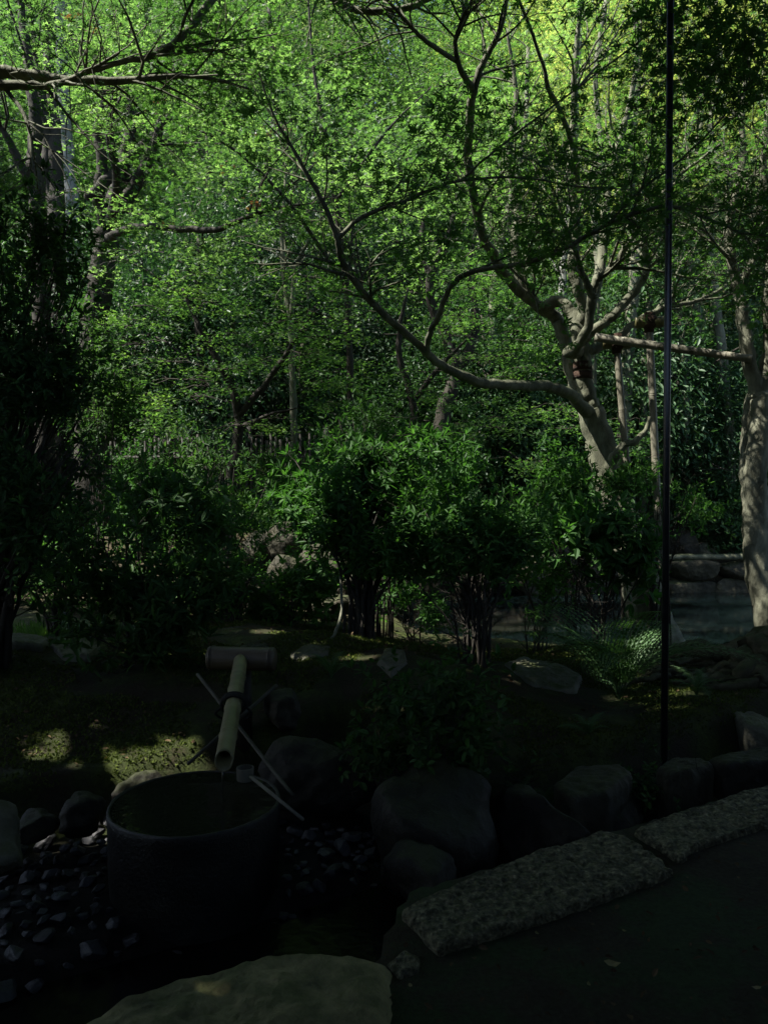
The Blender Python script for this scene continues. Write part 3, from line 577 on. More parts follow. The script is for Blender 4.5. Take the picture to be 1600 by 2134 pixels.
L_['c'] = limb(gt, [(1208, 695, 7.7), (1216, 645, 7.65), (1203, 600, 7.6), (1192, 550, 7.6), (1200, 470, 7.6), (1190, 380, 7.5), (1194, 250, 7.4), (1200, 110, 7.3), (1215, -30, 7.2)], [.07, .06, .055, .05, .045, .04, .034, .026, .015], 10, .12, .04, 5, rm)
L_['d'] = limb(gt, [(1210, 700, 7.7), (1228, 640, 7.8), (1245, 580, 7.9), (1258, 500, 8.0), (1262, 420, 8.1), (1290, 300, 8.1), (1318, 180, 8.1), (1335, 40, 8.1)], [.07, .06, .055, .05, .044, .036, .027, .014], 10, .12, .04, 5, rm)
L_['e'] = limb(gt, [(1215, 705, 7.65), (1245, 680, 7.6), (1275, 660, 7.6), (1308, 622, 7.6), (1335, 590, 7.6), (1347, 555, 7.6), (1340, 490, 7.6), (1352, 400, 7.6), (1345, 280, 7.5)], [.065, .05, .047, .043, .04, .036, .03, .024, .012], 10, .12, .04, 5, rm)
L_['f'] = limb(gt, [(1205, 735, 7.62), (1185, 732, 7.5), (1200, 725, 7.3), (1222, 690, 7.15), (1230, 640, 7.05), (1238, 590, 7.0), (1262, 568, 6.95), (1290, 540, 6.9), (1330, 470, 6.8), (1400, 380, 6.7), (1500, 300, 6.6)], [.06, .06, .05, .045, .042, .038, .034, .03, .024, .018, .01], 10, .15, .05, 5, rm)
L_['f2'] = limb(gt, [(1235, 620, 7.02), (1222, 590, 6.95), (1208, 560, 6.9), (1190, 500, 6.8), (1150, 420, 6.7)], [.036, .032, .028, .02, .012], 9, .15, .05, 5, rm)
L_['h'] = limb(gt, [(1215, 735, 7.7), (1250, 722, 7.75), (1290, 700, 7.75), (1330, 668, 7.8), (1385, 640, 7.8), (1430, 632, 7.85), (1480, 615, 7.9), (1560, 560, 8.0)], [.055, .045, .04, .034, .03, .024, .02, .012], 9, .15, .05, 5, rm)
L_['j'] = limb(gt, [(1262, 972, 7.65), (1285, 945, 7.5), (1300, 928, 7.45), (1325, 918, 7.4), (1345, 895, 7.4), (1352, 868, 7.4)], [.07, .05, .04, .032, .022, .012], 9, .1, .05, 4, rm)
L_['g'] = limb(gt, [(1230, 868, 7.65), (1205, 838, 7.5), (1175, 815, 7.3), (1130, 805, 7.05), (1060, 801, 6.7), (1000, 798, 6.4), (950, 777, 6.1), (900, 747, 5.9), (868, 713, 5.75), (812, 665, 5.55), (768, 622, 5.4), (737, 582, 5.3), (712, 540, 5.2), (703, 500, 5.1), (688, 455, 5.05), (650, 380, 4.95), (610, 310, 4.9), (570, 240, 4.85), (540, 150, 4.8)], [.075, .06, .052, .048, .045, .042, .036, .033, .028, .026, .025, .024, .021, .02, .017, .014, .011, .008, .005], 10, .15, .05, 5, rm)
L_['g1'] = limb(gt, [(888, 738, 5.85), (893, 700, 5.7), (912, 660, 5.55), (935, 605, 5.4), (972, 570, 5.3), (1080, 550, 5.1), (1170, 521, 4.95), (1260, 470, 4.8), (1330, 442, 4.7), (1400, 430, 4.65), (1470, 455, 4.6), (1550, 485, 4.6), (1640, 495, 4.6)], [.024, .022, .021, .019, .018, .016, .0145, .013, .012, .011, .0095, .007, .004], 9, .2, .06, 5, rm)
L_['g2'] = limb(gt, [(704, 500, 5.1), (735, 466, 5.05), (790, 436, 5.0), (840, 420, 4.9), (900, 395, 4.85), (960, 376, 4.8), (1080, 370, 4.7), (1200, 388, 4.6), (1330, 396, 4.5)], [.016, .014, .013, .012, .0105, .009, .007, .005, .003], 8, .2, .06, 5, rm)
L_['g3'] = limb(gt, [(1262, 470, 4.8), (1330, 400, 4.7), (1420, 330, 4.6), (1500, 250, 4.5), (1580, 150, 4.4)], [.009, .008, .007, .005, .003], 7, .2, .05, 5, rm)
L_['g4'] = limb(gt, [(960, 376, 4.8), (1060, 290, 4.7), (1180, 200, 4.6), (1300, 110, 4.5), (1420, 20, 4.4)], [.008, .007, .006, .005, .003], 7, .2, .05, 5, rm)
L_['k'] = limb(gt, [(985, 190, 6.5), (958, 140, 6.3), (948, 90, 6.2), (965, 35, 6.1), (1000, -30, 6.0)], [.03, .024, .02, .016, .01], 8, .15, .05, 5, rm)
L_['l'] = limb(gt, [(956, 130, 6.3), (890, 88, 6.0), (850, 48, 5.9), (790, -20, 5.8)], [.02, .018, .015, .01], 8, .15, .05, 5, rm)
L_['m'] = limb(gt, [(1070, -30, 6.3), (1130, 130, 6.5), (1140, 180, 6.6), (1175, 250, 6.9), (1200, 340, 7.2), (1198, 400, 7.5)], [.012, .016, .02, .022, .026, .03], 8, .15, .05, 5, rm)
rl_ = np.random.default_rng(3)
for P, r in [(tr_, trr)] + [L_[k] for k in 'abcdehf']:
    for q in P[::2]:
        if rl_.random() < .6 and q[2] > 1.55: HOLES.append((q, rl_.uniform(.05, .14)))
near_k = ('g', 'g1', 'g2', 'g3', 'g4'); near_tips, far_tips = [], []
for k, (P, r) in L_.items():
    if k == 'j': continue
    if k in near_k: grow(gt, P, r, near_tips, {'g': .42, 'g1': .3}.get(k, .2), {'g': 16, 'g1': 22, 'g2': 15, 'g3': 14, 'g4': 14}[k], .62, 1, rm, flat=.5)
    else: grow(gt, P, r, far_tips, .5, 14, 1.0, 1, rm, flat=.6)
gt.build('trunk', M['bark'], tm, smooth=True)
gc = Geo(); nt_ = np.array(near_tips); ft = np.array(far_tips)
sprays(gc, nt_[rm.random(len(nt_)) < .5], 6, .18, .085, MAPLE, rng=rm, tilt=.3, thick=.04)
sprays(gc, ft[rm.random(len(ft)) < .28], 8, .26, .08, MAPLE3, rng=rm, tilt=.3, thick=.06)
gc.build('crown', M['maple'], tm)
g = Geo()
for za, zb in (((1213, 755), (1213, 772)), ((1214, 775), (1214, 790))):
    tube(g, [at(*za, 7.7), at(*zb, 7.7)], .094, 20, lump=.02)
g.build('palm_fibre_band', M['palm_rope'], tm, smooth=True)

# bamboo props
def prop(label, top, foot, d, r, crossw):
    A, B = at(*top, d), at(*foot, d); B[2] = gz(B[0], B[1]) - .15; B[2] = min(B[2], -.2)
    t = thing('tree_prop', label, 'prop', (B[0], B[1], B[2])); g = Geo(); bamboo(g, B, A, r * 1.1, r, [.2, .4, .6, .8], 14); g.build('pole', M['bamboo_old'], t, smooth=True)
    g = Geo(); bamboo(g, A + [-crossw, .02, .03], A + [crossw, -.02, .03], .055, .055, [.12, .88], 16); g.build('crossbar', M['bamboo'], t, smooth=True)
    g = Geo(); tube(g, [A + [-.055, 0, .03], A + [.0, 0, .035], A + [.055, 0, .03]], [.062, .072, .062], 14, lump=.06); tube(g, [A + [0, 0, -.07], A + [0, 0, .12]], [.045, .05], 12, lump=.08); g.build('rope_binding', M['palm_rope'], t, smooth=True)
prop('bamboo prop with a padded crossbar under the lower maple limb, left of the taller one', (1284, 722), (1342, 1330), 7.6, .032, .13)
prop('taller bamboo prop with a padded crossbar close to the metal post', (1352, 678), (1385, 1330), 7.5, .035, .13)
g = Geo(); bamboo(g, at(1240, 703, 7.45), at(1565, 748, 6.9), .042, .034, [.2, .42, .63, .85], 14)
tag(g.build('support_pole', M['bamboo_old'], smooth=True), 'long horizontal bamboo pole lashed between the two leaning trees', 'pole')
HOLES += [(at(1160, 630, 7.8), .12), (at(1300, 640, 7.6), .1), (at(1255, 560, 7.9), .12), (at(1240, 900, 7.7), .12), (at(1352, 800, 7.5), .08), (at(1205, 700, 7.7), .08)]

# ------------------------------------------------------------------ right-hand tree with the roots
rr2 = np.random.default_rng(5)
RB = at(1590, 1330, 6.9)
t2 = thing('leaning_tree', 'pale forked tree at the right edge with a scarred trunk by the pond', 'tree', (RB[0], RB[1], gz(RB[0], RB[1])))
g2 = Geo(); Q = {}
Q['t'] = limb(g2, [(1612, 1370, 6.9), (1600, 1280, 6.9), (1580, 1190, 6.95), (1574, 1100, 7.0), (1572, 1010, 7.0), (1578, 930, 7.0), (1582, 870, 7.0), (1580, 820, 7.0)], [.16, .12, .11, .108, .1, .09, .085, .08], 18, .05, .06, 6, rr2)
Q['l'] = limb(g2, [(1580, 830, 7.0), (1562, 760, 7.0), (1550, 700, 7.0), (1540, 620, 7.0), (1528, 560, 7.0), (1515, 480, 7.0), (1532, 400, 7.0), (1548, 330, 7.0), (1545, 220, 7.0), (1570, 80, 7.0)], [.075, .062, .058, .05, .046, .04, .034, .03, .022, .012], 12, .12, .04, 5, rr2)
Q['r'] = limb(g2, [(1580, 830, 7.0), (1596, 770, 7.0), (1604, 700, 7.0), (1600, 600, 6.9), (1610, 480, 6.9), (1590, 360, 6.8), (1600, 220, 6.8)], [.07, .065, .06, .05, .04, .03, .02], 12, .12, .04, 5, rr2)
Q['s'] = limb(g2, [(1575, 1080, 7.0), (1558, 1000, 7.05), (1556, 930, 7.1), (1562, 860, 7.1), (1575, 800, 7.1)], [.1, .07, .062, .06, .05], 12, .1, .05, 5, rr2)
Q['u'] = limb(g2, [(1538, 610, 7.0), (1560, 560, 6.9), (1578, 520, 6.9), (1572, 460, 6.9), (1585, 380, 6.9)], [.036, .03, .026, .02, .01], 9, .12, .05, 5, rr2)
for k_ in Q:
    for q in Q[k_][0][::2]:
        if rr2.random() < .6: HOLES.append((q, rr2.uniform(.05, .17)))
tp2 = []
for k in ('l', 'r', 'u'): grow(g2, *Q[k], tp2, .45, 14, 1.0, 1, rr2, flat=.6)
g2.build('trunk', M['bark_pale'], t2, smooth=True)
gc = Geo(); sprays(gc, np.array(tp2)[::4], 8, .26, .07, MAPLE3, rng=rr2, tilt=.3, thick=.06); gc.build('crown', M['maple_far'], t2)
HOLES += [(at(1575, 1180, 6.95), .07), (at(1530, 560, 7), .1), (at(1560, 880, 7.05), .1)]
# roots of an old tree just outside the right edge
rb = at(1700, 1370, 5.6)
tR = thing('old_tree', 'old stump-like tree base with mossy roots spreading over the ground at the right edge', 'tree', (rb[0], rb[1], gz(rb[0], rb[1])))
g = Geo()
for pix, rd in (([(1640, 1345, 5.6), (1560, 1350, 5.6), (1500, 1362, 5.65), (1440, 1358, 5.7), (1385, 1372, 5.75)], [.17, .09, .05, .035, .015]),
                ([(1640, 1360, 5.5), (1580, 1358, 5.5), (1535, 1390, 5.4), (1500, 1420, 5.35), (1450, 1425, 5.35), (1400, 1440, 5.35)], [.17, .11, .06, .04, .03, .012]),
                ([(1650, 1370, 5.4), (1590, 1385, 5.35), (1545, 1420, 5.25), (1535, 1450, 5.2), (1550, 1480, 5.15)], [.16, .11, .06, .04, .018]),
                ([(1650, 1385, 5.3), (1600, 1415, 5.2), (1560, 1450, 5.15), (1500, 1470, 5.15), (1440, 1462, 5.2)], [.15, .08, .04, .03, .012]),
                ([(1530, 1385, 5.5), (1490, 1400, 5.5), (1470, 1430, 5.4), (1480, 1455, 5.3)], [.05, .035, .025, .012]),
                ([(1500, 1362, 5.65), (1460, 1340, 5.75), (1410, 1345, 5.8), (1370, 1360, 5.85)], [.035, .028, .02, .01]),
                ([(1560, 1400, 5.35), (1530, 1430, 5.3), (1515, 1460, 5.2), (1520, 1485, 5.15)], [.04, .03, .022, .012]),
                ([(1600, 1400, 5.3), (1585, 1430, 5.2), (1590, 1470, 5.1)], [.06, .045, .02])):
    P = np.array([at(*p) for p in pix]); rd = np.array(rd)
    for k in range(len(P)): P[k, 2] = max(P[k, 2], gz(P[k, 0], P[k, 1]) + rd[k] * .35)
    P, r = smooth_line(P, rd, 6, .25, rr2); tube(g, P, r, 10, lump=.08, rng=rr2)
for k in range(26):
    x0, y0 = 1640 - 250 * rr2.random() ** 1.3, rr2.uniform(1350, 1440); d0 = 5.75 - (y0 - 1345) * .005; pt = [(x0, y0, d0)]
    for q in range(4): x0 -= rr2.uniform(10, 45); y0 += rr2.normal(4, 14); d0 += rr2.normal(0, .06); pt.append((x0, min(max(y0, 1340), 1480), d0))
    P = np.array([at(*p) for p in pt]); r0 = rr2.uniform(.01, .028)
    for q in P: q[2] = gz(q[0], q[1]) + rr2.uniform(.0, .05)
    P, r = smooth_line(P, [r0, r0 * .9, r0 * .7, r0 * .5, .004], 5, .3, rr2); tube(g, P, r, 7, lump=.1, rng=rr2)
g.build('roots', M['root'], tR, smooth=True)
g = Geo(); P, r = smooth_line([rb + [.25, 0, -.35], rb + [.2, 0, 0], rb + [.3, .1, .8], rb + [.5, .3, 2.2], rb + [.9, .5, 4.2], rb + [1.2, .5, 6]], [.5, .36, .26, .22, .18, .1], 5, .08, rr2); tube(g, P, r, 16, lump=.05)
tpR = []; grow(g, P, r, tpR, .7, 16, 1.6, 1, rr2); g.build('trunk', M['root'], tR, smooth=True)
gc = Geo(); sprays(gc, np.array(tpR)[::5], 8, .3, .08, MAPLE3, rng=rr2); gc.build('crown', M['maple'], tR)

# ------------------------------------------------------------------ other trees with trunks of their own
def pix_tree(name, label, limbs, mk, leaf, seed, grow_from, n=14, length=1.0, size=.08, per=12, srad=.3, tpl=MAPLE3, group=None, sides=9, start=.35):
    rg = np.random.default_rng(seed); b = at(*limbs[0][0][0]); z = gz(b[0], b[1]); t = thing(name, label, 'tree', (b[0], b[1], z), group); g = Geo(); tips = []
    for k, (pix, rd) in enumerate(limbs):
        P, r = smooth_line([at(*p) for p in pix], rd, 5, .15, rg)
        if k == 0: P = np.vstack([[P[0, 0], P[0, 1], min(z - .2, P[0, 2])], P]); r = np.concatenate([[r[0] * 1.15], r])
        tube(g, P, r, sides, lump=.05, rng=rg)
        if k >= grow_from: grow(g, P, r, tips, start, n, length, 1, rg, flat=.55)
    g.build('trunk', M[mk], t, smooth=True)
    if leaf:
        gc = Geo(); sprays(gc, np.array(tips), per, srad, size, tpl, rng=rg, tilt=.3, thick=.07); gc.build('crown', M[leaf], t)
    return t
D = 11.0
t31 = pix_tree('maple_tree', 'dark-trunked maple forking into several limbs behind the left shrub', [
    ([(190, 1000, D), (200, 700, D), (215, 560, D), (228, 480, D), (240, 420, D), (258, 350, D), (272, 270, D), (280, 120, D)], [.24, .2, .17, .15, .13, .11, .08, .04]),
    ([(225, 490, D), (205, 410, D - .2), (212, 340, D - .3), (205, 260, D - .4), (222, 180, D - .5), (215, 60, D - .6)], [.1, .085, .075, .065, .05, .02]),
    ([(235, 440, D), (275, 400, D), (302, 345, D - .2), (328, 280, D - .3), (350, 180, D - .5)], [.12, .1, .085, .06, .03]),
    ([(180, 412, D - .4), (215, 385, D - .3), (262, 340, D - .2), (300, 300, D - .1), (360, 230, D)], [.05, .08, .07, .055, .02]),
    ([(228, 480, D), (245, 380, D - 1), (230, 280, D - 1.5), (250, 150, D - 2)], [.09, .06, .05, .02]),
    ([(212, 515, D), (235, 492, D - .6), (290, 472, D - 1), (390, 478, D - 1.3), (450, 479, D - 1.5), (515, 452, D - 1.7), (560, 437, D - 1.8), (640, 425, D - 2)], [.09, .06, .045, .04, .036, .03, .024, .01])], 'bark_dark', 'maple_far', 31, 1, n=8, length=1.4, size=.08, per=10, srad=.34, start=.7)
rd_ = np.random.default_rng(2); g = Geo(); C = np.array([at(px + rd_.normal(0, 14), py + rd_.normal(0, 8), dd_) for px, py, dd_, m_ in ((530, 425, 8.9, 16), (560, 270, 8.8, 12), (595, 268, 8.8, 8), (475, 345, 8.9, 8), (340, 470, 9.2, 4), (660, 330, 8.8, 3), (318, 215, 8.5, 8), (150, 35, 8.2, 12), (200, 60, 8.2, 8)) for _ in range(m_)])
leaves(g, C, rand_unit(len(C), rd_) - [0, 0, .8], rand_unit(len(C), rd_), rd_.uniform(.05, .085, len(C)), MAPLE, rng=rd_, holes=False); g.build('dry_leaves', M['dry_leaf'], t31)
pix_tree('maple_tree', 'leaning dark trunk nearest the left edge above the clipped shrub', [
    ([(95, 900, 9.5), (88, 600, 9.5), (76, 400, 9.5), (72, 320, 9.5), (76, 250, 9.5), (60, 130, 9.5), (40, -20, 9.5)], [.12, .1, .09, .085, .08, .06, .035]),
    ([(75, 395, 9.5), (45, 345, 9.4), (18, 290, 9.3), (-20, 230, 9.2)], [.065, .055, .04, .02])], 'bark_dark', 'maple_far', 32, 0, n=7, length=1.3, size=.08, per=10, srad=.32, start=.72)
pix_tree('maple_tree', 'twin slim dark trunks between the leaning trunk and the grey one', [
    ([(125, 900, 12.5), (120, 600, 12.5), (115, 390, 12.5), (112, 280, 12.5), (105, 160, 12.5), (110, 0, 12.5)], [.16, .15, .13, .12, .1, .05]),
    ([(118, 430, 12.5), (98, 380, 12.5), (95, 280, 12.4), (82, 150, 12.3), (60, 0, 12.3)], [.1, .09, .08, .06, .03])], 'bark_dark', 'maple_far', 33, 0, n=7, length=1.5, size=.09, per=10, srad=.36, start=.75)
pix_tree('grey_tree', 'straight pale grey trunk standing sunlit behind the left maples', [
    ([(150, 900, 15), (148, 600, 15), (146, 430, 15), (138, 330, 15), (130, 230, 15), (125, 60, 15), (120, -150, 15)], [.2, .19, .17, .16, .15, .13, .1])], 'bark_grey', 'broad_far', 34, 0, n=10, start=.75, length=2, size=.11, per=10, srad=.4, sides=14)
pix_tree('sapling', 'slender sapling with a forked stem in the middle of the wood', [
    ([(612, 1000, 10.2), (612, 900, 10.2), (609, 750, 10.2), (605, 665, 10.2), (592, 570, 10.2), (588, 460, 10.2), (596, 360, 10.2), (585, 240, 10)], [.05, .047, .043, .04, .032, .026, .02, .01]),
    ([(606, 670, 10.2), (616, 560, 10.1), (640, 510, 10), (680, 430, 9.9), (690, 340, 9.8)], [.034, .03, .026, .018, .01])], 'bark_pale', 'maple_far', 35, 0, n=8, length=.9, size=.075, per=8, srad=.25)
pix_tree('tree', 'brown twisted trunk behind the azalea forking at mid height', [
    ([(912, 1050, 11.8), (915, 920, 11.8), (930, 840, 11.8), (950, 765, 11.8), (928, 700, 11.8), (897, 625, 11.7), (902, 560, 11.6), (935, 490, 11.5), (960, 380, 11.4)], [.15, .13, .115, .105, .08, .07, .06, .045, .02]),
    ([(948, 770, 11.8), (982, 725, 11.8), (992, 650, 11.8), (975, 560, 11.9), (1000, 450, 12)], [.09, .075, .06, .045, .02]),
    ([(900, 590, 11.7), (880, 520, 11.8), (878, 430, 11.9), (850, 330, 12)], [.05, .045, .035, .015])], 'bark_dark', 'maple_far', 36, 0, n=11, length=1.2, size=.085, per=10, srad=.32)
pix_tree('maple_tree', 'maple reaching long bare limbs in from the top left corner', [
    ([(-500, 1000, 6.6), (-420, 500, 6.4), (-250, 250, 6.2), (-60, 160, 6.0), (60, 156, 6), (130, 165, 6), (250, 168, 6), (340, 160, 6), (420, 160, 6.1), (520, 185, 6.2)], [.2, .16, .11, .055, .042, .037, .03, .022, .017, .008]),
    ([(-60, 178, 6.0), (40, 177, 5.9), (110, 176, 5.9), (180, 150, 5.8), (250, 110, 5.7)], [.04, .033, .026, .016, .008]),
    ([(-20, 150, 6.0), (40, 220, 5.9), (62, 270, 5.85), (66, 340, 5.8), (52, 392, 5.8)], [.016, .015, .014, .012, .005]),
    ([(140, 166, 6.0), (250, 130, 6), (312, 118, 6.1), (372, 84, 6.2), (420, 30, 6.3), (460, -30, 6.4)], [.016, .02, .026, .032, .03, .03]),
    ([(-250, 250, 6.2), (-60, -60, 6.3), (250, -230, 6.4), (560, -130, 6.5), (690, -8, 6.5), (758, 22, 6.4), (850, 16, 6.4), (900, -10, 6.4), (960, -60, 6.4)], [.08, .06, .05, .042, .034, .03, .027, .024, .02])], 'bark', 'maple', 37, 0, n=13, length=.9, size=.062, per=9, srad=.2, tpl=MAPLE)
for k, (lab, x, d, pts) in enumerate([('pale slanting trunk in the upper right of the wood, nearest the metal post', 1330, 12.5, [(1300, 900), (1310, 700), (1325, 500), (1310, 350), (1330, 150), (1320, 0)]),
                        ('wavy pale trunk high up right of the metal post', 1450, 14, [(1450, 900), (1455, 700), (1440, 560), (1455, 480), (1430, 400), (1460, 250), (1440, 80)]),
                        ('straight grey trunk behind the limbs of the big maple', 1190, 14, [(1150, 900), (1165, 700), (1180, 500), (1195, 350), (1205, 100), (1210, -50)]),
                        ('slanting trunk between the brown tree and the big maple', 1040, 13.5, [(1010, 900), (1030, 600), (1055, 450), (1090, 300), (1100, 100)]),
                        ('dark trunk rising behind the sapling', 560, 14.5, [(540, 900), (555, 650), (540, 450), (570, 250), (560, 0)]),
                        ('pale forking trunk high at the right edge of the wood, behind the leaning tree', 1500, 13, [(1520, 900), (1500, 700), (1480, 520), (1495, 380), (1480, 260), (1500, 120), (1490, 0)]),
                        ('thin pale trunk just left of the metal post, leaning right', 1330, 13, [(1340, 800), (1350, 640), (1375, 500), (1400, 380), (1440, 260), (1500, 100)]),
                        ('slim light trunk seen between the upper limbs of the big maple', 1240, 12.5, [(1235, 800), (1245, 560), (1235, 420), (1250, 300), (1240, 150), (1262, 0)]),
                        ('thin reddish trunk over the pond wall', 1425, 12.9, [(1430, 1110), (1425, 950), (1430, 800), (1415, 650), (1425, 480)])]):
    n_ = len(pts); pix_tree('tree', lab, [([(a, b, d) for a, b in pts], list(np.linspace([.11, .1, .1, .1, .1, .09, .06, .055, .06][k], .035, n_)))], ['bark_pale', 'bark_pale', 'bark_grey', 'bark', 'bark_dark', 'bark_pale', 'bark_pale', 'bark_pale', 'bark'][k], ['backlit_far', 'backlit_far', 'maple_far', 'maple_far', 'broad_far', 'backlit_far', 'backlit_far', 'maple_far', 'broad_far'][k], 60 + k, 0, n=12, length=1.4, size=.09, per=10, srad=.36)

def tier_maple(label, foot, limbs, tiers, seed, leaf='maple_mid', n=26, size=.06):
    rg = np.random.default_rng(seed); b = at(*foot); z = gz(b[0], b[1]); t = thing('maple_tree', label, 'tree', (b[0], b[1], z)); g = Geo()
    for k, (pix, rd) in enumerate(limbs):
        P, r = smooth_line([at(*p) for p in pix], rd, 5, .2, rg)
        if k == 0: P = np.vstack([[b[0], b[1], z - .2], P]); r = np.concatenate([[r[0] * 1.2], r])
        tube(g, P, r, 8, lump=.05, rng=rg)
    C = []
    for (px, py, d, rx, m) in tiers:
        c = at(px, py, d)
        for _ in range(m):
            a = rg.uniform(0, 6.28); q = math.sqrt(rg.random()); p = c + np.array([math.cos(a) * rx * q, math.sin(a) * rx * q * .8, rg.normal(0, .035) - .22 * rx * q * q]); C.append(p)
            if rg.random() < .5: tube(g, [c + [0, 0, -.02], (c + p) / 2 + [0, 0, .03], p], [.007, .005, .0015], 3, cap=False)
    g.build('trunk', M['bark_dark'], t, smooth=True); gc = Geo(); sprays(gc, np.array(C), n, .24, size, MAPLE3, rng=rg, tilt=.12, thick=.018, jit=.2); gc.build('crown', M[leaf], t)
rt = np.random.default_rng(77)
tier_maple('low maple spreading feathery tiers of leaves in front of the bamboo fence', (480, 1050, 9.6),
    [([(480, 1000, 9.6), (500, 880, 9.6), (470, 780, 9.5), (420, 690, 9.4), (380, 600, 9.4)], [.07, .06, .05, .035, .015]), ([(495, 870, 9.6), (560, 790, 9.5), (610, 720, 9.4), (660, 640, 9.4)], [.05, .04, .03, .012]), ([(500, 890, 9.6), (560, 865, 9.3), (620, 850, 9.2)], [.03, .02, .008])],
    [(rt.uniform(230, 760), y_, rt.uniform(8.6, 10.2), rt.uniform(.35, .7), 11) for y_ in np.linspace(560, 890, 46)], 51)
tier_maple('maple with flat leaf tiers between the brown trunk and the big maple', (850, 1100, 10.4),
    [([(850, 1000, 10.4), (860, 850, 10.4), (830, 720, 10.3), (850, 600, 10.2)], [.06, .05, .04, .015]), ([(858, 840, 10.4), (920, 760, 10.2), (980, 700, 10.1)], [.04, .03, .012])],
    [(rt.uniform(700, 1150), y_, rt.uniform(9.3, 10.8), rt.uniform(.35, .65), 10) for y_ in np.linspace(590, 900, 30)], 52)
tier_maple('slim maple hanging layered sprays of leaves across the upper middle of the wood', (722, 1050, 9.4),
    [([(722, 1000, 9.4), (730, 800, 9.4), (722, 600, 9.4), (690, 350, 9.3), (655, 150, 9.2), (640, -40, 9.1)], [.045, .042, .038, .03, .02, .01]), ([(722, 600, 9.4), (600, 420, 9.2), (470, 300, 9.0), (330, 240, 8.9)], [.028, .022, .016, .006]), ([(700, 420, 9.3), (800, 280, 9.3), (900, 180, 9.3)], [.022, .016, .006])],
    [(rt.uniform(170, 980), y_, rt.uniform(8.2, 10.4), rt.uniform(.35, .75), 9) for y_ in np.linspace(40, 540, 50)], 54, 'maple_far', 24, .075)
tier_maple('thin maple with a few yellowing tiers beside the big trunk', (1300, 1180, 8.6),
    [([(1300, 1100, 8.6), (1290, 980, 8.6), (1240, 900, 8.6), (1180, 860, 8.6)], [.03, .025, .02, .008])],
    [(rt.uniform(1100, 1330), y_, rt.uniform(8.2, 9), rt.uniform(.2, .4), 7) for y_ in np.linspace(840, 1010, 11)], 53, 'maple_mid', 20, .06)

# ------------------------------------------------------------------ the wood on the slope
def wood_tree(kind, seed, H, CR, low, nclump, per, size, tpl, leaf, bark):
    rg = np.random.default_rng(seed); t = thing('tree', None, 'tree', (0, 0, 0)); g = Geo(); nl = 7
    P, r = smooth_line([(0, 0, -.4), (rg.normal(0, .1), rg.normal(0, .1), H * .3), (rg.normal(0, .25), rg.normal(0, .25), H * .62), (rg.normal(0, .4), 0, H * .93)], [.03 * H * .62, .022 * H * .62, .014 * H * .62, .02], 5, .1, rg); tube(g, P, r, 8, lump=.05); C = []
    for k in range(nl * 2):
        i = int(rg.uniform(.25, .9) * len(P)); a = rg.uniform(0, 6.28); L = CR * rg.uniform(.6, 1.0); e = np.array([math.cos(a) * L, math.sin(a) * L, rg.uniform(.1, .7) * L])
        Pl, rl = smooth_line([P[i], P[i] + e * .5 + [0, 0, .15 * L], P[i] + e], [r[i] * .6, r[i] * .35, .012], 4, .3, rg); tube(g, Pl, rl, 5)
        grow(g, Pl, rl, [], .4, 4, L * .4, 0, rg, sides=3)
    g.build('trunk', M[bark], t, smooth=True)
    # crown: clumps spread through an uneven ellipsoid
    n = nclump; d = rand_unit(n, rg); rad = rg.uniform(.35, 1.0, n) ** .6
    zc = (low + H) / 2; Cc = d * rad[:, None] * np.array([CR, CR, (H - low) / 2]); lob = 1 + .25 * np.sin(d[:, 0] * 5 + seed) * np.cos(d[:, 1] * 4 + d[:, 2] * 3); Cc = Cc * lob[:, None] + [0, 0, zc]; kp = fnoise(Cc * (1.9 / CR), seed, 3) > -.12; Cc, d = Cc[kp], d[kp]; n = len(Cc)
    gc = Geo()
    if tpl is MAPLE3: sprays(gc, Cc, per, CR * .2, size, tpl, rng=rg, tilt=.3, thick=.05, holes=False)
    else:
        P = np.repeat(Cc, per, 0) + rg.normal(0, CR * .085, (n * per, 3)); out = unit(np.repeat(d, per, 0) + rg.normal(0, .5, (n * per, 3)))
        D_ = unit(out + rand_unit(n * per, rg) * .8 - [0, 0, .3]); Nn = unit(out + [0, 0, .9] + rand_unit(n * per, rg) * .5)
        tone = np.clip(np.repeat(rg.random(n), per) * .6 + rg.random(n * per) * .4, 0, 1); leaves(gc, P, D_, Nn, size * rg.uniform(.6, 1.2, n * per), tpl, rnd=tone, rng=rg, holes=False)
    gc.build('crown', M[leaf], t); return t
W = [wood_tree(0, 101, 7, 2.6, .3, 1250, 46, .085, DIAM, 'broad_shade', 'bark'), wood_tree(1, 102, 11, 3.2, 2.5, 1150, 56, .105, MAPLE3, 'maple_far', 'bark_pale'),
     wood_tree(2, 103, 14, 3.6, 3, 1400, 54, .115, DIAM, 'broad_far', 'bark'), wood_tree(3, 104, 13, 3.4, 3, 1150, 56, .115, MAPLE3, 'backlit_far', 'bark_pale'),
     wood_tree(4, 105, 4.2, 1.9, .1, 640, 42, .095, OVAL, 'evergreen', 'bark_dark')]
WL = ['leafy broadleaf tree of the wood with foliage down to the ground', 'airy maple of the wood behind the pond, leaves in flat tiers', 'tall dense broadleaf tree on the slope of the wood', 'tall maple on the slope of the wood, coloured yellow-green as if backlit', 'low dark evergreen with glossy leaves behind the pond wall']
WG = ['leafy broadleaf trees of the wood', 'airy maples of the wood', 'tall broadleaf trees on the slope', 'maples on the slope coloured as if backlit', 'low evergreens behind the pond']
used = set(); rw = np.random.default_rng(9)
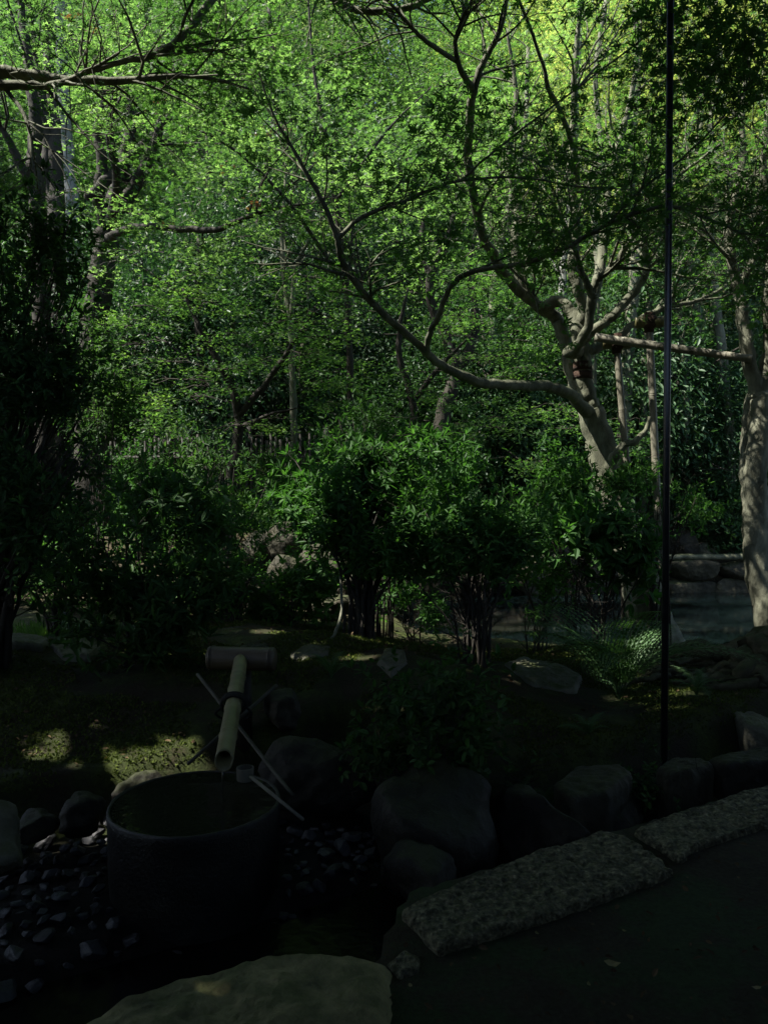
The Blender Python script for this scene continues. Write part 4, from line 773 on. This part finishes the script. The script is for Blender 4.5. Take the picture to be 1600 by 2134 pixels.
def put(k, x, y, s=1.0):
    s = s * rw.uniform(.8, 1.2)
    loc = (x, y, gz(x, y) - .05); 
    if k not in used:
        used.add(k); o = W[k]; o.location = loc; o.rotation_euler = (0, 0, rw.uniform(0, 6.28)); o.scale = (s, s, s); tag(o, WL[k], 'tree', WG[k]); return
    copy_tree(W[k], loc, rw.uniform(0, 6.28), s * rw.uniform(.9, 1.1), WL[k], WG[k])
for x in (-7.0, -4.9, -2.9, 1.6, 3.4, 5.2, 7.2): put(4, x + rw.uniform(-.3, .3), 13.6 + rw.uniform(-.3, .6), rw.uniform(.85, 1.15))
for x in (-8.5, -5.2, -1.2, 2.8, 6.4, 9.6): put(0, x + rw.uniform(-.6, .6), 15.8 + rw.uniform(-.6, .8))
for x in (-7, -3.2, .4, 4.2, 7.8): put(0, x + rw.uniform(-.5, .5), 18.2 + rw.uniform(-.6, .6), .8)
for x in (-9.5, -5, -.8, 3.4, 7.5, 11): put(0, x + rw.uniform(-.5, .5), 22 + rw.uniform(-.6, .6))
for x in (-11, -6, -1.5, 3, 7.5, 12): put(0, x + rw.uniform(-.5, .5), 27 + rw.uniform(-.6, .6), 1.2)
for x in (-15, -9, -3, 3, 9, 15): put(0, x + rw.uniform(-.5, .5), 33 + rw.uniform(-.6, .6), 1.5)
for k, x in ((1, -9), (1, -4.6), (0, -.6), (1, 2.5), (3, 6.2), (3, 10)): put(k, x + rw.uniform(-.6, .6), 19 + rw.uniform(-1, 1))
for k, x in ((2, -12), (1, -7.5), (2, -3), (1, 1.2), (3, 5), (3, 9), (3, 13)): put(k, x + rw.uniform(-.8, .8), 23.5 + rw.uniform(-1, 1))
for k, x in ((2, -15), (2, -10), (2, -5.5), (2, -1), (2, 3.5), (3, 8), (3, 12.5), (2, 17)): put(k, x + rw.uniform(-.8, .8), 29 + rw.uniform(-1, 1), 1.25)
for k, x in ((2, -18), (2, -12), (2, -6), (2, 0), (2, 6), (2, 12), (3, 18)): put(k, x + rw.uniform(-.8, .8), 36 + rw.uniform(-1, 1), 1.5)

# undergrowth on the far banks
ru = np.random.default_rng(12); n = 26000
x = ru.uniform(-11, 11, n); y = 12.9 + ru.random(n) ** 1.6 * 9; m = np.abs(x / y) < .6; x, y = x[m], y[m]
C = np.c_[x, y, height(x, y) + ru.random(len(x)) ** 1.5 * (.7 + .5 * np.sin(x * 1.7) * np.sin(y))]
x2 = ru.uniform(-5.5, -.6, 7000); y2 = ru.uniform(7.8, 12.8, 7000); m = (np.abs(x2 / y2) < .6) & (np.sin(x2 * 3.1 + 1) * np.sin(y2 * 2.3) > -.1); x2, y2 = x2[m], y2[m]
C = np.vstack([C, np.c_[x2, y2, height(x2, y2) + ru.random(len(x2)) ** 1.5 * .45]])
g = Geo(); rosettes(g, C, np.tile([0, 0, 1.0], (len(C), 1)), 5, .09, OVAL, rng=ru, holes=False); tag(g.build('undergrowth', M['shrub']), 'low leafy undergrowth covering the banks under the trees', 'undergrowth', kind='stuff')

# ------------------------------------------------------------------ stone wall and fence behind the pond
rwl = np.random.default_rng(4); tw = thing('stone_wall', 'low dry stone wall holding the far bank of the pond', 'wall', (4.5, 12.5, -.2)); g = Geo()
x = .6
while x < 9.5:
    wd = rwl.uniform(.5, 1.0); z = -.3
    while z < .42:
        hh = rwl.uniform(.28, .5); V, T = rock_verts((wd * .55, .2, hh * .56), int(rwl.integers(1, 9999)), sub=4, box=.5, amp=.09, cuts=8); g.add(V + [x + wd / 2 + rwl.normal(0, .03), 12.42, z + hh / 2], tris=T); z += hh
    x += wd
g.build('masonry', M['rock2'], tw, smooth=True)
g = Geo(); P, r = smooth_line([(.5, 12.3, .5), (3, 12.32, .5), (6, 12.3, .51), (9.6, 12.32, .5)], [.05] * 4, 8, .1, rwl); tube(g, P, r, 10, lump=.04); g.build('coping_log', M['bark'], tw, smooth=True)
tf = thing('bamboo_fence', 'dark low bamboo fence under the trees on the left bank', 'fence', (-2.6, 12.0, gz(-2.6, 12.0))); g = Geo(); z0 = gz(-2.6, 12) - .2
for x in np.arange(-4.6, -.9, .075): tube(g, [(x, 12 + rwl.normal(0, .01), z0), (x + rwl.normal(0, .01), 12, z0 + 1.55 + rwl.normal(0, .05))], .022, 7)
g.build('pickets', M['bamboo_dark'], tf, smooth=True)
for zz in (.55, 1.25): 
    g = Geo(); tube(g, [(-4.7, 11.94, z0 + zz), (-.85, 11.94, z0 + zz)], .035, 10); g.build('rail', M['bamboo_dark'], tf, smooth=True)
for x in (-4.6, -3.35, -2.1, -.9): g = Geo(); tube(g, [(x, 12.06, z0 - .2), (x, 12.06, z0 + 1.75)], .05, 10); g.build('post', M['bamboo_dark'], tf, smooth=True)

# ------------------------------------------------------------------ shrubs
def shrub(name, label, base, blobs, ncl, k, size, tpl, leaf, seed, nstem=14, bark='bark_dark', shell=.55, r0=.012, spread=.75, cat='shrub', lean=None):
    """blobs: (centre, radii) ellipsoids the foliage fills"""
    rg = np.random.default_rng(seed); base = np.asarray(base, float); t = thing(name, label, cat, base); g = Geo(); vol = np.array([np.prod(b[1]) ** .67 for b in blobs]); C = []; A = []
    for (c, r), f in zip(blobs, vol / vol.sum()):
        n = int(ncl * f); d = rand_unit(n, rg); rr = shell + (1 - shell) * rg.random(n); rr *= 1 + .18 * np.sin(d[:, 0] * 6 + seed) * np.cos(d[:, 1] * 5 - d[:, 2] * 6)
        C.append(np.asarray(c) + d * rr[:, None] * np.asarray(r)); A.append(d)
    C = np.concatenate(C); A = np.concatenate(A); lump_ = fnoise(C * 2.6, seed, 3); ok_ = lump_ > (-.02 if name == 'tall_hedge_shrub' else -.08); C, A = C[ok_], A[ok_]
    C = C + A * (.22 * rg.random(len(C)) ** 4)[:, None] + [0, 0, .0]; keep = C[:, 2] > base[2] + .05; C, A = C[keep], A[keep]
    for s in range(nstem):
        c, r = blobs[rg.integers(len(blobs))]; q = np.asarray(c) + rand_unit(1, rg)[0] * np.asarray(r) * .8
        b = base + np.array([rg.normal(0, .05), rg.normal(0, .05), -.08]); mid = b * .5 + q * .5 + np.array([rg.normal(0, .06), rg.normal(0, .06), -.05]) 
        mid[:2] = b[:2] * .62 + mid[:2] * .38
        P, r_ = smooth_line([b, mid, q], [r0 * rg.uniform(.6, 1.3), r0 * .7, .003], 6, .5, rg); tube(g, P, r_, 6, lump=.06)
        grow(g, P, r_, [], .3, 6, .35, 1, rg, flat=.9, sides=3, rmin=.0018)
    g.build('stems', M[bark], t, smooth=True)
    gc = Geo(); ax = unit(A * .6 + [0, 0, .5]); rosettes(gc, C, ax, k, size, tpl, rng=rg, spread=spread, tone=rg.random(len(C))); gc.build('foliage', M[leaf], t); return t
def gb(px, py, d):
    p = at(px, py, d); return np.array([p[0], p[1], gz(p[0], p[1])])
def bl(px, py, d, rx, ry, rz): return (at(px, py, d), (rx, ry, rz))
shrub('azalea_shrub', 'wide domed azalea with bright lance-shaped leaves in the middle of the garden', gb(755, 1340, 6.0),
      [bl(700, 1010, 6.2, .55, .6, .35), bl(870, 985, 6.3, .55, .6, .33), bl(800, 1090, 6.0, .75, .6, .4), bl(690, 1080, 6.1, .3, .5, .26), bl(740, 950, 6.3, .3, .4, .2)], 3600, 7, .085, NARROW, 'shrub', 71, nstem=26, r0=.016)
shrub('azalea_shrub', 'twiggy azalea right of the domed one, rising on dark slim stems', gb(990, 1435, 5.3),
      [bl(960, 1060, 5.5, .4, .4, .28), bl(1000, 1130, 5.4, .42, .4, .26), bl(890, 1150, 5.3, .3, .3, .22), bl(1060, 1090, 5.5, .25, .3, .22)], 2000, 7, .072, NARROW, 'shrub', 72, nstem=24, r0=.012)
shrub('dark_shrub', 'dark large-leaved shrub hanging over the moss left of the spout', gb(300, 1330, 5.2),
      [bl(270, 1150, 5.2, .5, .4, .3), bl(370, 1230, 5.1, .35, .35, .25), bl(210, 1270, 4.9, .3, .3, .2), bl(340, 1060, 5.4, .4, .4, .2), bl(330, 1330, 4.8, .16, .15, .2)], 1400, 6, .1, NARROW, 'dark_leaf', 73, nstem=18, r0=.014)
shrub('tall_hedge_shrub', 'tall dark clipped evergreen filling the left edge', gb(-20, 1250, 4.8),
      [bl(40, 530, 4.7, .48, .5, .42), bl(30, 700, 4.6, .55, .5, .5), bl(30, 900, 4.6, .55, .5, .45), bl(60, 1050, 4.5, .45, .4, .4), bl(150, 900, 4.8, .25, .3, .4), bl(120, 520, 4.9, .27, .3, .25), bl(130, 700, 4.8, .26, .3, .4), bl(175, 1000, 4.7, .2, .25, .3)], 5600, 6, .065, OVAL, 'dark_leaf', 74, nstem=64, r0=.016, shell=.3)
shrub('young_shrub', 'young shrub with broad bright leaves in front of the bamboo props', gb(1260, 1345, 6.4),
      [bl(1240, 1080, 6.4, .3, .3, .16), bl(1290, 1140, 6.3, .28, .3, .18), bl(1180, 1120, 6.4, .24, .3, .14), bl(1320, 1190, 6.2, .22, .2, .12)], 380, 6, .125, OVAL, 'shrub', 75, nstem=14, r0=.011)
shrub('small_leaved_shrub', 'small-leaved bush crossing behind the metal post beside the maple trunk', gb(1365, 1330, 7.2),
      [bl(1345, 1000, 7.0, .28, .3, .12), bl(1410, 1030, 7.0, .3, .3, .14), bl(1300, 1010, 7.1, .2, .25, .1), bl(1460, 1060, 7.1, .2, .25, .1)], 900, 6, .06, OVAL, 'shrub', 76, nstem=12, r0=.012)
shrub('low_shrub', 'low leafy bush in front of the rocky bank', gb(600, 1290, 7.2), [bl(600, 1235, 7.2, .4, .3, .22), bl(660, 1210, 7.1, .25, .25, .2)], 480, 6, .085, OVAL, 'shrub', 77, nstem=12, r0=.008)
shrub('bright_sprout', 'upright sprig with bright green leaves right of the dark shrub', gb(435, 1250, 6.8), [bl(435, 1135, 6.8, .1, .1, .2), bl(430, 1090, 6.8, .08, .08, .12)], 70, 6, .14, WIDE, 'fern', 78, nstem=4, r0=.007, cat='plant')
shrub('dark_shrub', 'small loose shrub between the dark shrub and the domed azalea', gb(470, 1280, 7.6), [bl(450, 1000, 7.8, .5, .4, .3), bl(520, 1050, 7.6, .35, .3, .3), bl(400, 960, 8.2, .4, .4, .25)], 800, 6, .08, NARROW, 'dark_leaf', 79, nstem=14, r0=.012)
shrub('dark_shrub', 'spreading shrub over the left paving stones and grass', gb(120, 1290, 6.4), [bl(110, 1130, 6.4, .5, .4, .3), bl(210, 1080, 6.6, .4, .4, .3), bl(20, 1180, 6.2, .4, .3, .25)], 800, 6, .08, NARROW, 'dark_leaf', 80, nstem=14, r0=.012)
shrub('ivy', 'trailing ivy spilling over the dark boulder', at(900, 1600, 3.6) + [0, 0, -.12], [bl(880, 1460, 4.0, .24, .2, .16), bl(960, 1480, 3.9, .14, .2, .2), bl(870, 1560, 3.6, .3, .12, .1), bl(985, 1560, 3.6, .05, .08, .16), bl(780, 1590, 3.7, .08, .08, .08)], 620, 5, .055, WIDE, 'dark_leaf', 81, nstem=12, r0=.006, cat='ivy')
shrub('evergreen_shrub', 'glossy evergreen shrub with pale lit leaves on the far bank at the right', gb(1480, 1170, 12.9), [bl(1480, 1060, 12.8, .6, .5, .5), bl(1440, 960, 13, .6, .5, .4), bl(1530, 1130, 12.7, .4, .3, .25)], 1200, 6, .12, OVAL, 'evergreen', 82, nstem=12)
shrub('evergreen_shrub', 'glossy evergreen shrub beside the brown twisted trunk', gb(1080, 1190, 12.8), [bl(1080, 880, 12.8, .9, .5, .6), bl(1000, 1000, 12.8, .7, .5, .6), bl(1150, 1020, 12.6, .5, .5, .5)], 2200, 6, .12, OVAL, 'evergreen', 83, nstem=14)
for k, (lab, px, py, d, w_, h_, n_, lf_) in enumerate([('loose shrub filling the gap between the domed azalea and the dark shrub', 480, 1110, 6.9, .35, .35, 520, 'shrub'), ('thin shrub between the twiggy azalea and the young broad-leaved shrub', 1120, 1130, 7.0, .4, .35, 620, 'shrub'),
      ('tall loose evergreen under the forked dark maple at the left', 205, 770, 8.4, .5, .85, 1300, 'dark_leaf'),
      ('tall airy shrub rising behind the domed azalea', 800, 900, 7.2, .7, .35, 800, 'dark_leaf'), ('airy shrub under the low branch at the foot of the big maple', 1190, 1000, 7.2, .45, .4, 620, 'shrub'), ('low mixed shrub left of the rocky bank', 400, 1190, 7.4, .5, .35, 620, 'shrub'),
      ('loose shrub in front of the bamboo fence', 300, 960, 9.6, .6, .35, 600, 'shrub'), ('second loose shrub by the right end of the bamboo fence', 600, 975, 9.8, .5, .3, 500, 'dark_leaf'), ('small shrub at the pond edge behind the stems of the azalea', 860, 1240, 7.4, .3, .22, 300, 'shrub')]):
    b_ = gb(px, 1330, d); shrub('loose_shrub', lab, b_, [bl(px - 30, py, d, w_ * .7, .4, h_), bl(px + 40, py + 40, d - .2, w_ * .6, .35, h_ * .8), bl(px, py + 120, d, w_ * .5, .3, h_ * .6)], n_, 6, .07, NARROW if k % 2 else OVAL, lf_, 120 + k, nstem=11, r0=.009, shell=.25)
# bare lit twig of the azalea lying on the moss
g = Geo(); P, r = limb(g, [(708, 1200, 5.9), (712, 1262, 5.8), (702, 1310, 5.7), (683, 1342, 5.6), (663, 1374, 5.5), (650, 1377, 5.45)], [.008, .011, .011, .01, .009, .004], 8, .2, .05)
tag(g.build('dead_branch', M['bark_pale'], smooth=True, origin=at(690, 1340, 5.6)), 'crooked pale bare branch poking out low beneath the domed azalea', 'branch')

# ------------------------------------------------------------------ ferns, grass, moss, fallen leaves
def frond(L, seed):
    rg = np.random.default_rng(seed); g = Geo(); t = np.linspace(0, 1, 26); a = 1.38 - 1.75 * t; P = [np.zeros(3)]
    for k in range(25): P.append(P[-1] + L / 25 * np.array([math.cos(a[k]), 0, math.sin(a[k])]))
    P = np.array(P); tube(g, P, np.linspace(.004, .001, 26), 4, cap=False); T = unit(np.gradient(P, axis=0)); up = np.cross(T, np.tile([0, 1.0, 0], (26, 1)))
    C, D_, N_, S = [], [], [], []
    for k in range(4, 26):
        w_ = L * .24 * math.sin(math.pi * min(1, (t[k] * .92 + .1))) ** .8
        for sgn in (-1, 1):
            d = unit(np.array([0, sgn, 0]) + T[k] * .45); m = 7
            for q in range(m):
                f = (q + .5) / m
                for s2 in (-1, 1):
                    C.append(P[k] + d * w_ * f + up[k] * -.04 * w_ * f); D_.append(d * .5 + T[k] * s2); N_.append(-up[k] + rg.normal(0, .15, 3)); S.append(w_ * .19 * (1.1 - f))
    leaves(g, C, D_, N_, np.array(S), (np.array([(0, 0, 0), (.5, .22, 0), (1, 0, 0), (.5, -.22, 0)]), np.array([(0, 1, 2, 3)])), rng=rg, holes=False); return g
def fern(label, base, n, L, seed, group=None):
    rg = np.random.default_rng(seed); t = thing('fern', label, 'fern', base, group)
    for k in range(n):
        o = frond(L * rg.uniform(.7, 1.1), seed * 50 + k).build('frond', M['fern'], t); o.location = (0, 0, 0); o.rotation_euler = (rg.normal(0, .15), rg.normal(0, .2), k * 6.283 / n + rg.normal(0, .25))
    return t
fern('large lacy fern arching left of the metal post', gb(1290, 1470, 5.0), 18, 1.0, 1)
fern('drooping fern at the foot of the metal post', gb(1330, 1585, 4.2), 9, .34, 2)
fern('fern growing between the roots and the post', gb(1450, 1480, 5.0), 8, .32, 3)
fern('small fern with two sunlit fronds behind the crossed sticks', gb(690, 1450, 4.7), 6, .26, 4)
fern('tiny fern hanging from the stream bank stones', gb(1360, 1640, 4.0) , 7, .2, 5)
fern('fern in front of the bank rocks beside the ivy', gb(1080, 1650, 3.9), 8, .22, 6)
fern('bright fern among the sunlit rocks of the bank', gb(650, 1240, 8.0), 8, .4, 7)
shrub('ivy', 'low leafy creeper on the stream bank right of the ivy boulder', gb(1090, 1620, 4.0), [bl(1080, 1610, 3.95, .14, .12, .05), bl(1120, 1650, 3.85, .1, .08, .05), bl(1020, 1590, 3.95, .1, .08, .06)], 130, 5, .04, WIDE, 'dark_leaf', 141, nstem=6, r0=.004, cat='ivy')
shrub('ivy', 'creeper hanging over the bank stones between the post and the long kerb', gb(1340, 1610, 4.1), [bl(1330, 1620, 4.0, .1, .08, .07), bl(1345, 1660, 3.9, .06, .05, .07)], 90, 5, .035, WIDE, 'dark_leaf', 142, nstem=5, r0=.004, cat='ivy')
for k, (px, py, d_, lab) in enumerate([(1130, 1640, 3.95, 'small dark fern on the bank between the ivy and the leaf-strewn stone'), (1225, 1590, 4.35, 'small fern behind the leaf-strewn bank stone'), (1330, 1660, 3.95, 'little fern drooping over the stones below the post'), (1480, 1600, 4.45, 'small fern at the joint of the right bank stones')]):
    fern(lab, gb(px, py, d_), 7, .2, 20 + k)
def tuft(label, base, n, h, seed, rad=.12):
    rg = np.random.default_rng(seed); g = Geo(); a = rg.uniform(0, 6.28, n); C = np.asarray(base) + np.c_[np.cos(a) * rad * rg.random(n), np.sin(a) * rad * rg.random(n), np.zeros(n)]
    D_ = unit(np.c_[np.cos(a) * .35, np.sin(a) * .35, np.ones(n)] + rg.normal(0, .15, (n, 3))); leaves(g, C, D_, np.c_[np.cos(a), np.sin(a), -.3 * np.ones(n)] + rg.normal(0, .3, (n, 3)), h * rg.uniform(.5, 1.1, n), (np.array([(0, .012, 0), (.55, .016, .03), (1, 0, -.12), (.55, -.016, .03), (0, -.012, 0)]) * [1, 1.4, 1], np.array([(0, 1, 3, 4), (1, 2, 3, 3)])[:1]), rng=rg, holes=False)
    return tag(g.build('grass_tuft', M['grass'], origin=base), label, 'grass', kind='stuff')
tuft('tuft of long grass blades beside the rocky bank', gb(530, 1300, 7.2), 60, .34, 1, .07)
tuft('patch of bright grass behind the paving stones at the left edge', gb(90, 1300, 6.6), 900, .2, 2, .5)
tuft('grass clump under the left shrub, near the second paving stone', gb(240, 1310, 6.4), 300, .16, 3, .25)
rg = np.random.default_rng(8); n = 150000; x = rg.uniform(-2.6, 2.8, n); y = rg.uniform(3.2, 7.2, n); d = kd(x, y); west = 1 - ss(-.3, .4, x)
m = (d > .80 + .95 * west + .15) & (np.abs(x / y) < .56) & (fnoise(np.c_[x, y, x * 0] * 1.6, 2, 3) > -.22); x, y = x[m], y[m]
C = np.c_[x, y, height(x, y) + .022 * fnoise(np.c_[x, y, x * 0] * 2.2, 5, 4) + .008 * fnoise(np.c_[x, y, x * 0] * 9, 6, 3)]; g = Geo()
leaves(g, C, rand_unit(len(C), rg) * .9 + [0, 0, .8], rand_unit(len(C), rg), rg.uniform(.01, .026, len(C)), DIAM, rng=rg, holes=False); tag(g.build('moss_tufts', M['moss']), 'carpet of fine moss tufts over the mound', 'moss', kind='stuff')
rg = np.random.default_rng(18); n = 5200; x = rg.uniform(-2.6, 3.2, n); y = rg.uniform(2.0, 8.0, n); d = kd(x, y); west = 1 - ss(-.3, .4, x)
m = (np.abs(x / y) < .58) & (((d > .80 + .95 * west + .2)) | ((d < -.02) & (rg.random(n) < .8))) & (pond_mask(x, y) < .1); x, y = x[m], y[m]
C = np.c_[x, y, height(x, y) + .022 * fnoise(np.c_[x, y, x * 0] * 2.2, 5, 4) * np.where(kd(x, y) < .25, .35, 1) + .014]; g = Geo()
leaves(g, C, np.c_[rg.normal(0, 1, (len(C), 2)), rg.normal(0, .25, len(C))], np.array([0, 0, 1.0]) + rg.normal(0, .35, (len(C), 3)), rg.uniform(.012, .038, len(C)), WIDE, rng=rg, holes=False); tag(g.build('leaf_litter', M['litter']), 'scattered small dead leaves over the moss and path', 'leaf litter', kind='stuff')
lf = []
for k, (px, py, s, mk, lab) in enumerate([(1172, 1893, .045, 'dry_leaf', 'curled red-brown leaf on the path against the kerb'), (1275, 2015, .05, 'pale_leaf', 'pale curved leaf lying out on the path'), (1118, 1950, .02, 'pale_leaf', 'small pale leaf below the kerb'), (1226, 2057, .02, 'pale_leaf', 'tiny yellow leaf on the path near the bottom'), (1575, 2065, .03, 'pale_leaf', 'pale leaf on the path at the right edge'),
                                          (855, 2060, .02, 'pale_leaf', 'yellow leaf beside the large flat boulder'), (1070, 1937, .016, 'pale_leaf', 'small leaf next to the kerb end'), (1300, 1945, .016, 'pale_leaf', 'speck-like leaf in the middle of the path')]):
    p = gp(px, py, .1); g = Geo(); rg = np.random.default_rng(k); V = np.array([(-.5, 0, .12), (-.2, .28, .1), (.2, .24, .06), (.5, 0, .2), (.2, -.24, .02), (-.2, -.28, .05), (0, 0, -.02)]) * s; tri = [(6, a, (a + 1) % 6) for a in range(6)]
    g.add(V + [*p, .108], tris=tri, rnd=rg.random()); o = g.build('fallen_leaf', M[mk], origin=(*p, .108)); o.rotation_euler.z = rg.uniform(0, 6.28); tag(o, lab, 'leaf')

# ------------------------------------------------------------------ unseen tea house, evergreens and hedges added to shade the foreground
th_ = thing('shade_house', 'unseen tea house behind the view, its deep eave added to shade the foreground', 'building', (0, -3.5, 0))
def box(name, c, s, m, par):
    g = Geo(); v = np.array([(x, y, z) for x in (-.5, .5) for y in (-.5, .5) for z in (-.5, .5)]) * s + c; g.add(v, [(0, 1, 3, 2), (4, 6, 7, 5), (0, 4, 5, 1), (2, 3, 7, 6), (0, 2, 6, 4), (1, 5, 7, 3)]); return g.build(name, m, par)
box('wall', np.array([0, -2.4, 1.5]), np.array([9, .15, 3.0]), M['plaster'], th_); box('veranda', np.array([0, -1.4, .25]), np.array([9, 1.6, .1]), M['wood'], th_)
g = Geo(); y0, z0_, y1, z1 = 1.75, 3.1, -4.5, 5.9; g.add([(-6, y0, z0_), (6, y0, z0_), (6, y1, z1), (-6, y1, z1), (-6, y0, z0_ + .12), (6, y0, z0_ + .12), (6, y1, z1 + .12), (-6, y1, z1 + .12)], [(0, 1, 2, 3), (7, 6, 5, 4), (0, 4, 5, 1), (1, 5, 6, 2), (2, 6, 7, 3), (3, 7, 4, 0)]); g.build('roof', M['roof'], th_)
for x in (-4.2, 4.2): g = Geo(); tube(g, [(x, -.7, 0), (x, -.7, 3.6)], .07, 12); g.build('pillar', M['wood'], th_, smooth=True)
def shade_tree(label, base, H, blobs, ncl, seed):  # crowns out of view, added to keep sun and sky off the foreground
    rg = np.random.default_rng(seed); t = thing('shade_evergreen', label, 'tree', base); g = Geo(); b = np.array(base); top = np.mean([c for c, r in blobs], 0)
    P, r = smooth_line([b - [0, 0, .3], b + [0, 0, H * .45], (b + top) / 2 + [0, 0, H * .2], top + [0, 0, .2]], [.32, .25, .18, .05], 6, .08, rg); tube(g, P, r, 12, lump=.05)
    for c, rr in blobs:
        for _ in range(5): q = np.asarray(c) + rand_unit(1, rg)[0] * np.asarray(rr) * .7; i = int(rg.uniform(.4, .8) * len(P)); Pl, rl = smooth_line([P[i], (P[i] + q) / 2 + [0, 0, .3], q], [.09, .05, .01], 5, .2, rg); tube(g, Pl, rl, 6)
    g.build('trunk', M['bark_dark'], t, smooth=True); gc = Geo(); C, A = [], []
    for c, rr in blobs: n = ncl // len(blobs); d = rand_unit(n, rg); C.append(np.asarray(c) + d * (rg.random(n) ** .4)[:, None] * np.asarray(rr)); A.append(d)
    rosettes(gc, np.concatenate(C), np.concatenate(A) * .4 + [0, 0, .6], 6, .16, WIDE, rng=rg); gc.build('crown', M['evergreen'], t); return t
shade_tree('unseen broad evergreen added over the tea house roof to shade the basin', (-6.2, 1.0, 0), 5.5, [((-4.6, .6, 6.6), (2.4, 2.2, .9)), ((-2.4, 2.6, 6.4), (2.3, 2.0, .8)), ((-5, 3.6, 6.0), (1.8, 1.8, 1.1)), ((-1.6, -.2, 6.9), (2.2, 2, .8)), ((-6.0, 6, 4.6), (1.6, 1.8, 1.8))], 14000, 91)
shade_tree('unseen broad evergreen added beside the tea house to shade the path', (4.6, .6, 0), 5.5, [((.6, 1.4, 6.6), (2.2, 2.1, .8)), ((2.6, 3.0, 6.2), (2.2, 1.9, .9)), ((4.6, 1.6, 5.6), (2, 2.4, 1.4)), ((.3, 3.8, 6.6), (1.8, 1.4, .7)), ((5.2, 4.6, 4.4), (1.4, 1.8, 1.8))], 11000, 92)
def shade_hedge(label, c, r, ncl, seed):  # leaf mass out of view, added to cut sky light from the side
    rg = np.random.default_rng(seed); t = thing('shade_hedge', label, 'shade_hedge', (c[0], c[1], 0)); g = Geo()
    for y in np.arange(c[1] - r[1], c[1] + r[1], .5): tube(g, *smooth_line([(c[0], y, -.1), (c[0] + rg.normal(0, .1), y + rg.normal(0, .1), c[2]), (c[0], y, c[2] + r[2] * .8)], [.05, .04, .01], 4, .2, rg), 6)
    g.build('stems', M['bark_dark'], t, smooth=True); P = np.asarray(c) + rg.uniform(-1, 1, (ncl, 3)) * np.asarray(r); gc = Geo(); rosettes(gc, P, np.sign(P - c) * [1, .2, .3] + [0, 0, .4], 6, .13, WIDE, rng=rg, holes=False); gc.build('foliage', M['evergreen'], t)
shade_hedge('unseen tall clipped hedge closing the path on the right of the tea house', (5.3, .8, 2.1), (.6, 3.0, 2.1), 5500, 95)
shade_hedge('unseen tall clipped hedge on the left side of the tea house', (-5.0, -.2, 2.1), (.6, 2.4, 2.1), 4500, 96)
shade_tree('unseen broad evergreen added at the left to shade the moss and the basin', (-5.0, 4.6, gz(-5, 4.6)), 5.5, [((-3.4, 4.4, 6.7), (2.0, 1.8, .8)), ((-1.4, 4.9, 7.0), (1.9, 1.6, .8)), ((.4, 4.2, 6.7), (1.8, 1.6, .7)), ((-4.6, 5.6, 5.9), (1.3, 1.5, 1.0)), ((-2.2, 2.6, 6.8), (1.8, 1.5, .8)), ((-5.2, 2.4, 5.0), (1.2, 1.8, 1.5))], 16000, 93)
for o in list(COL.objects):
    if o.type == 'MESH': o.data.update()
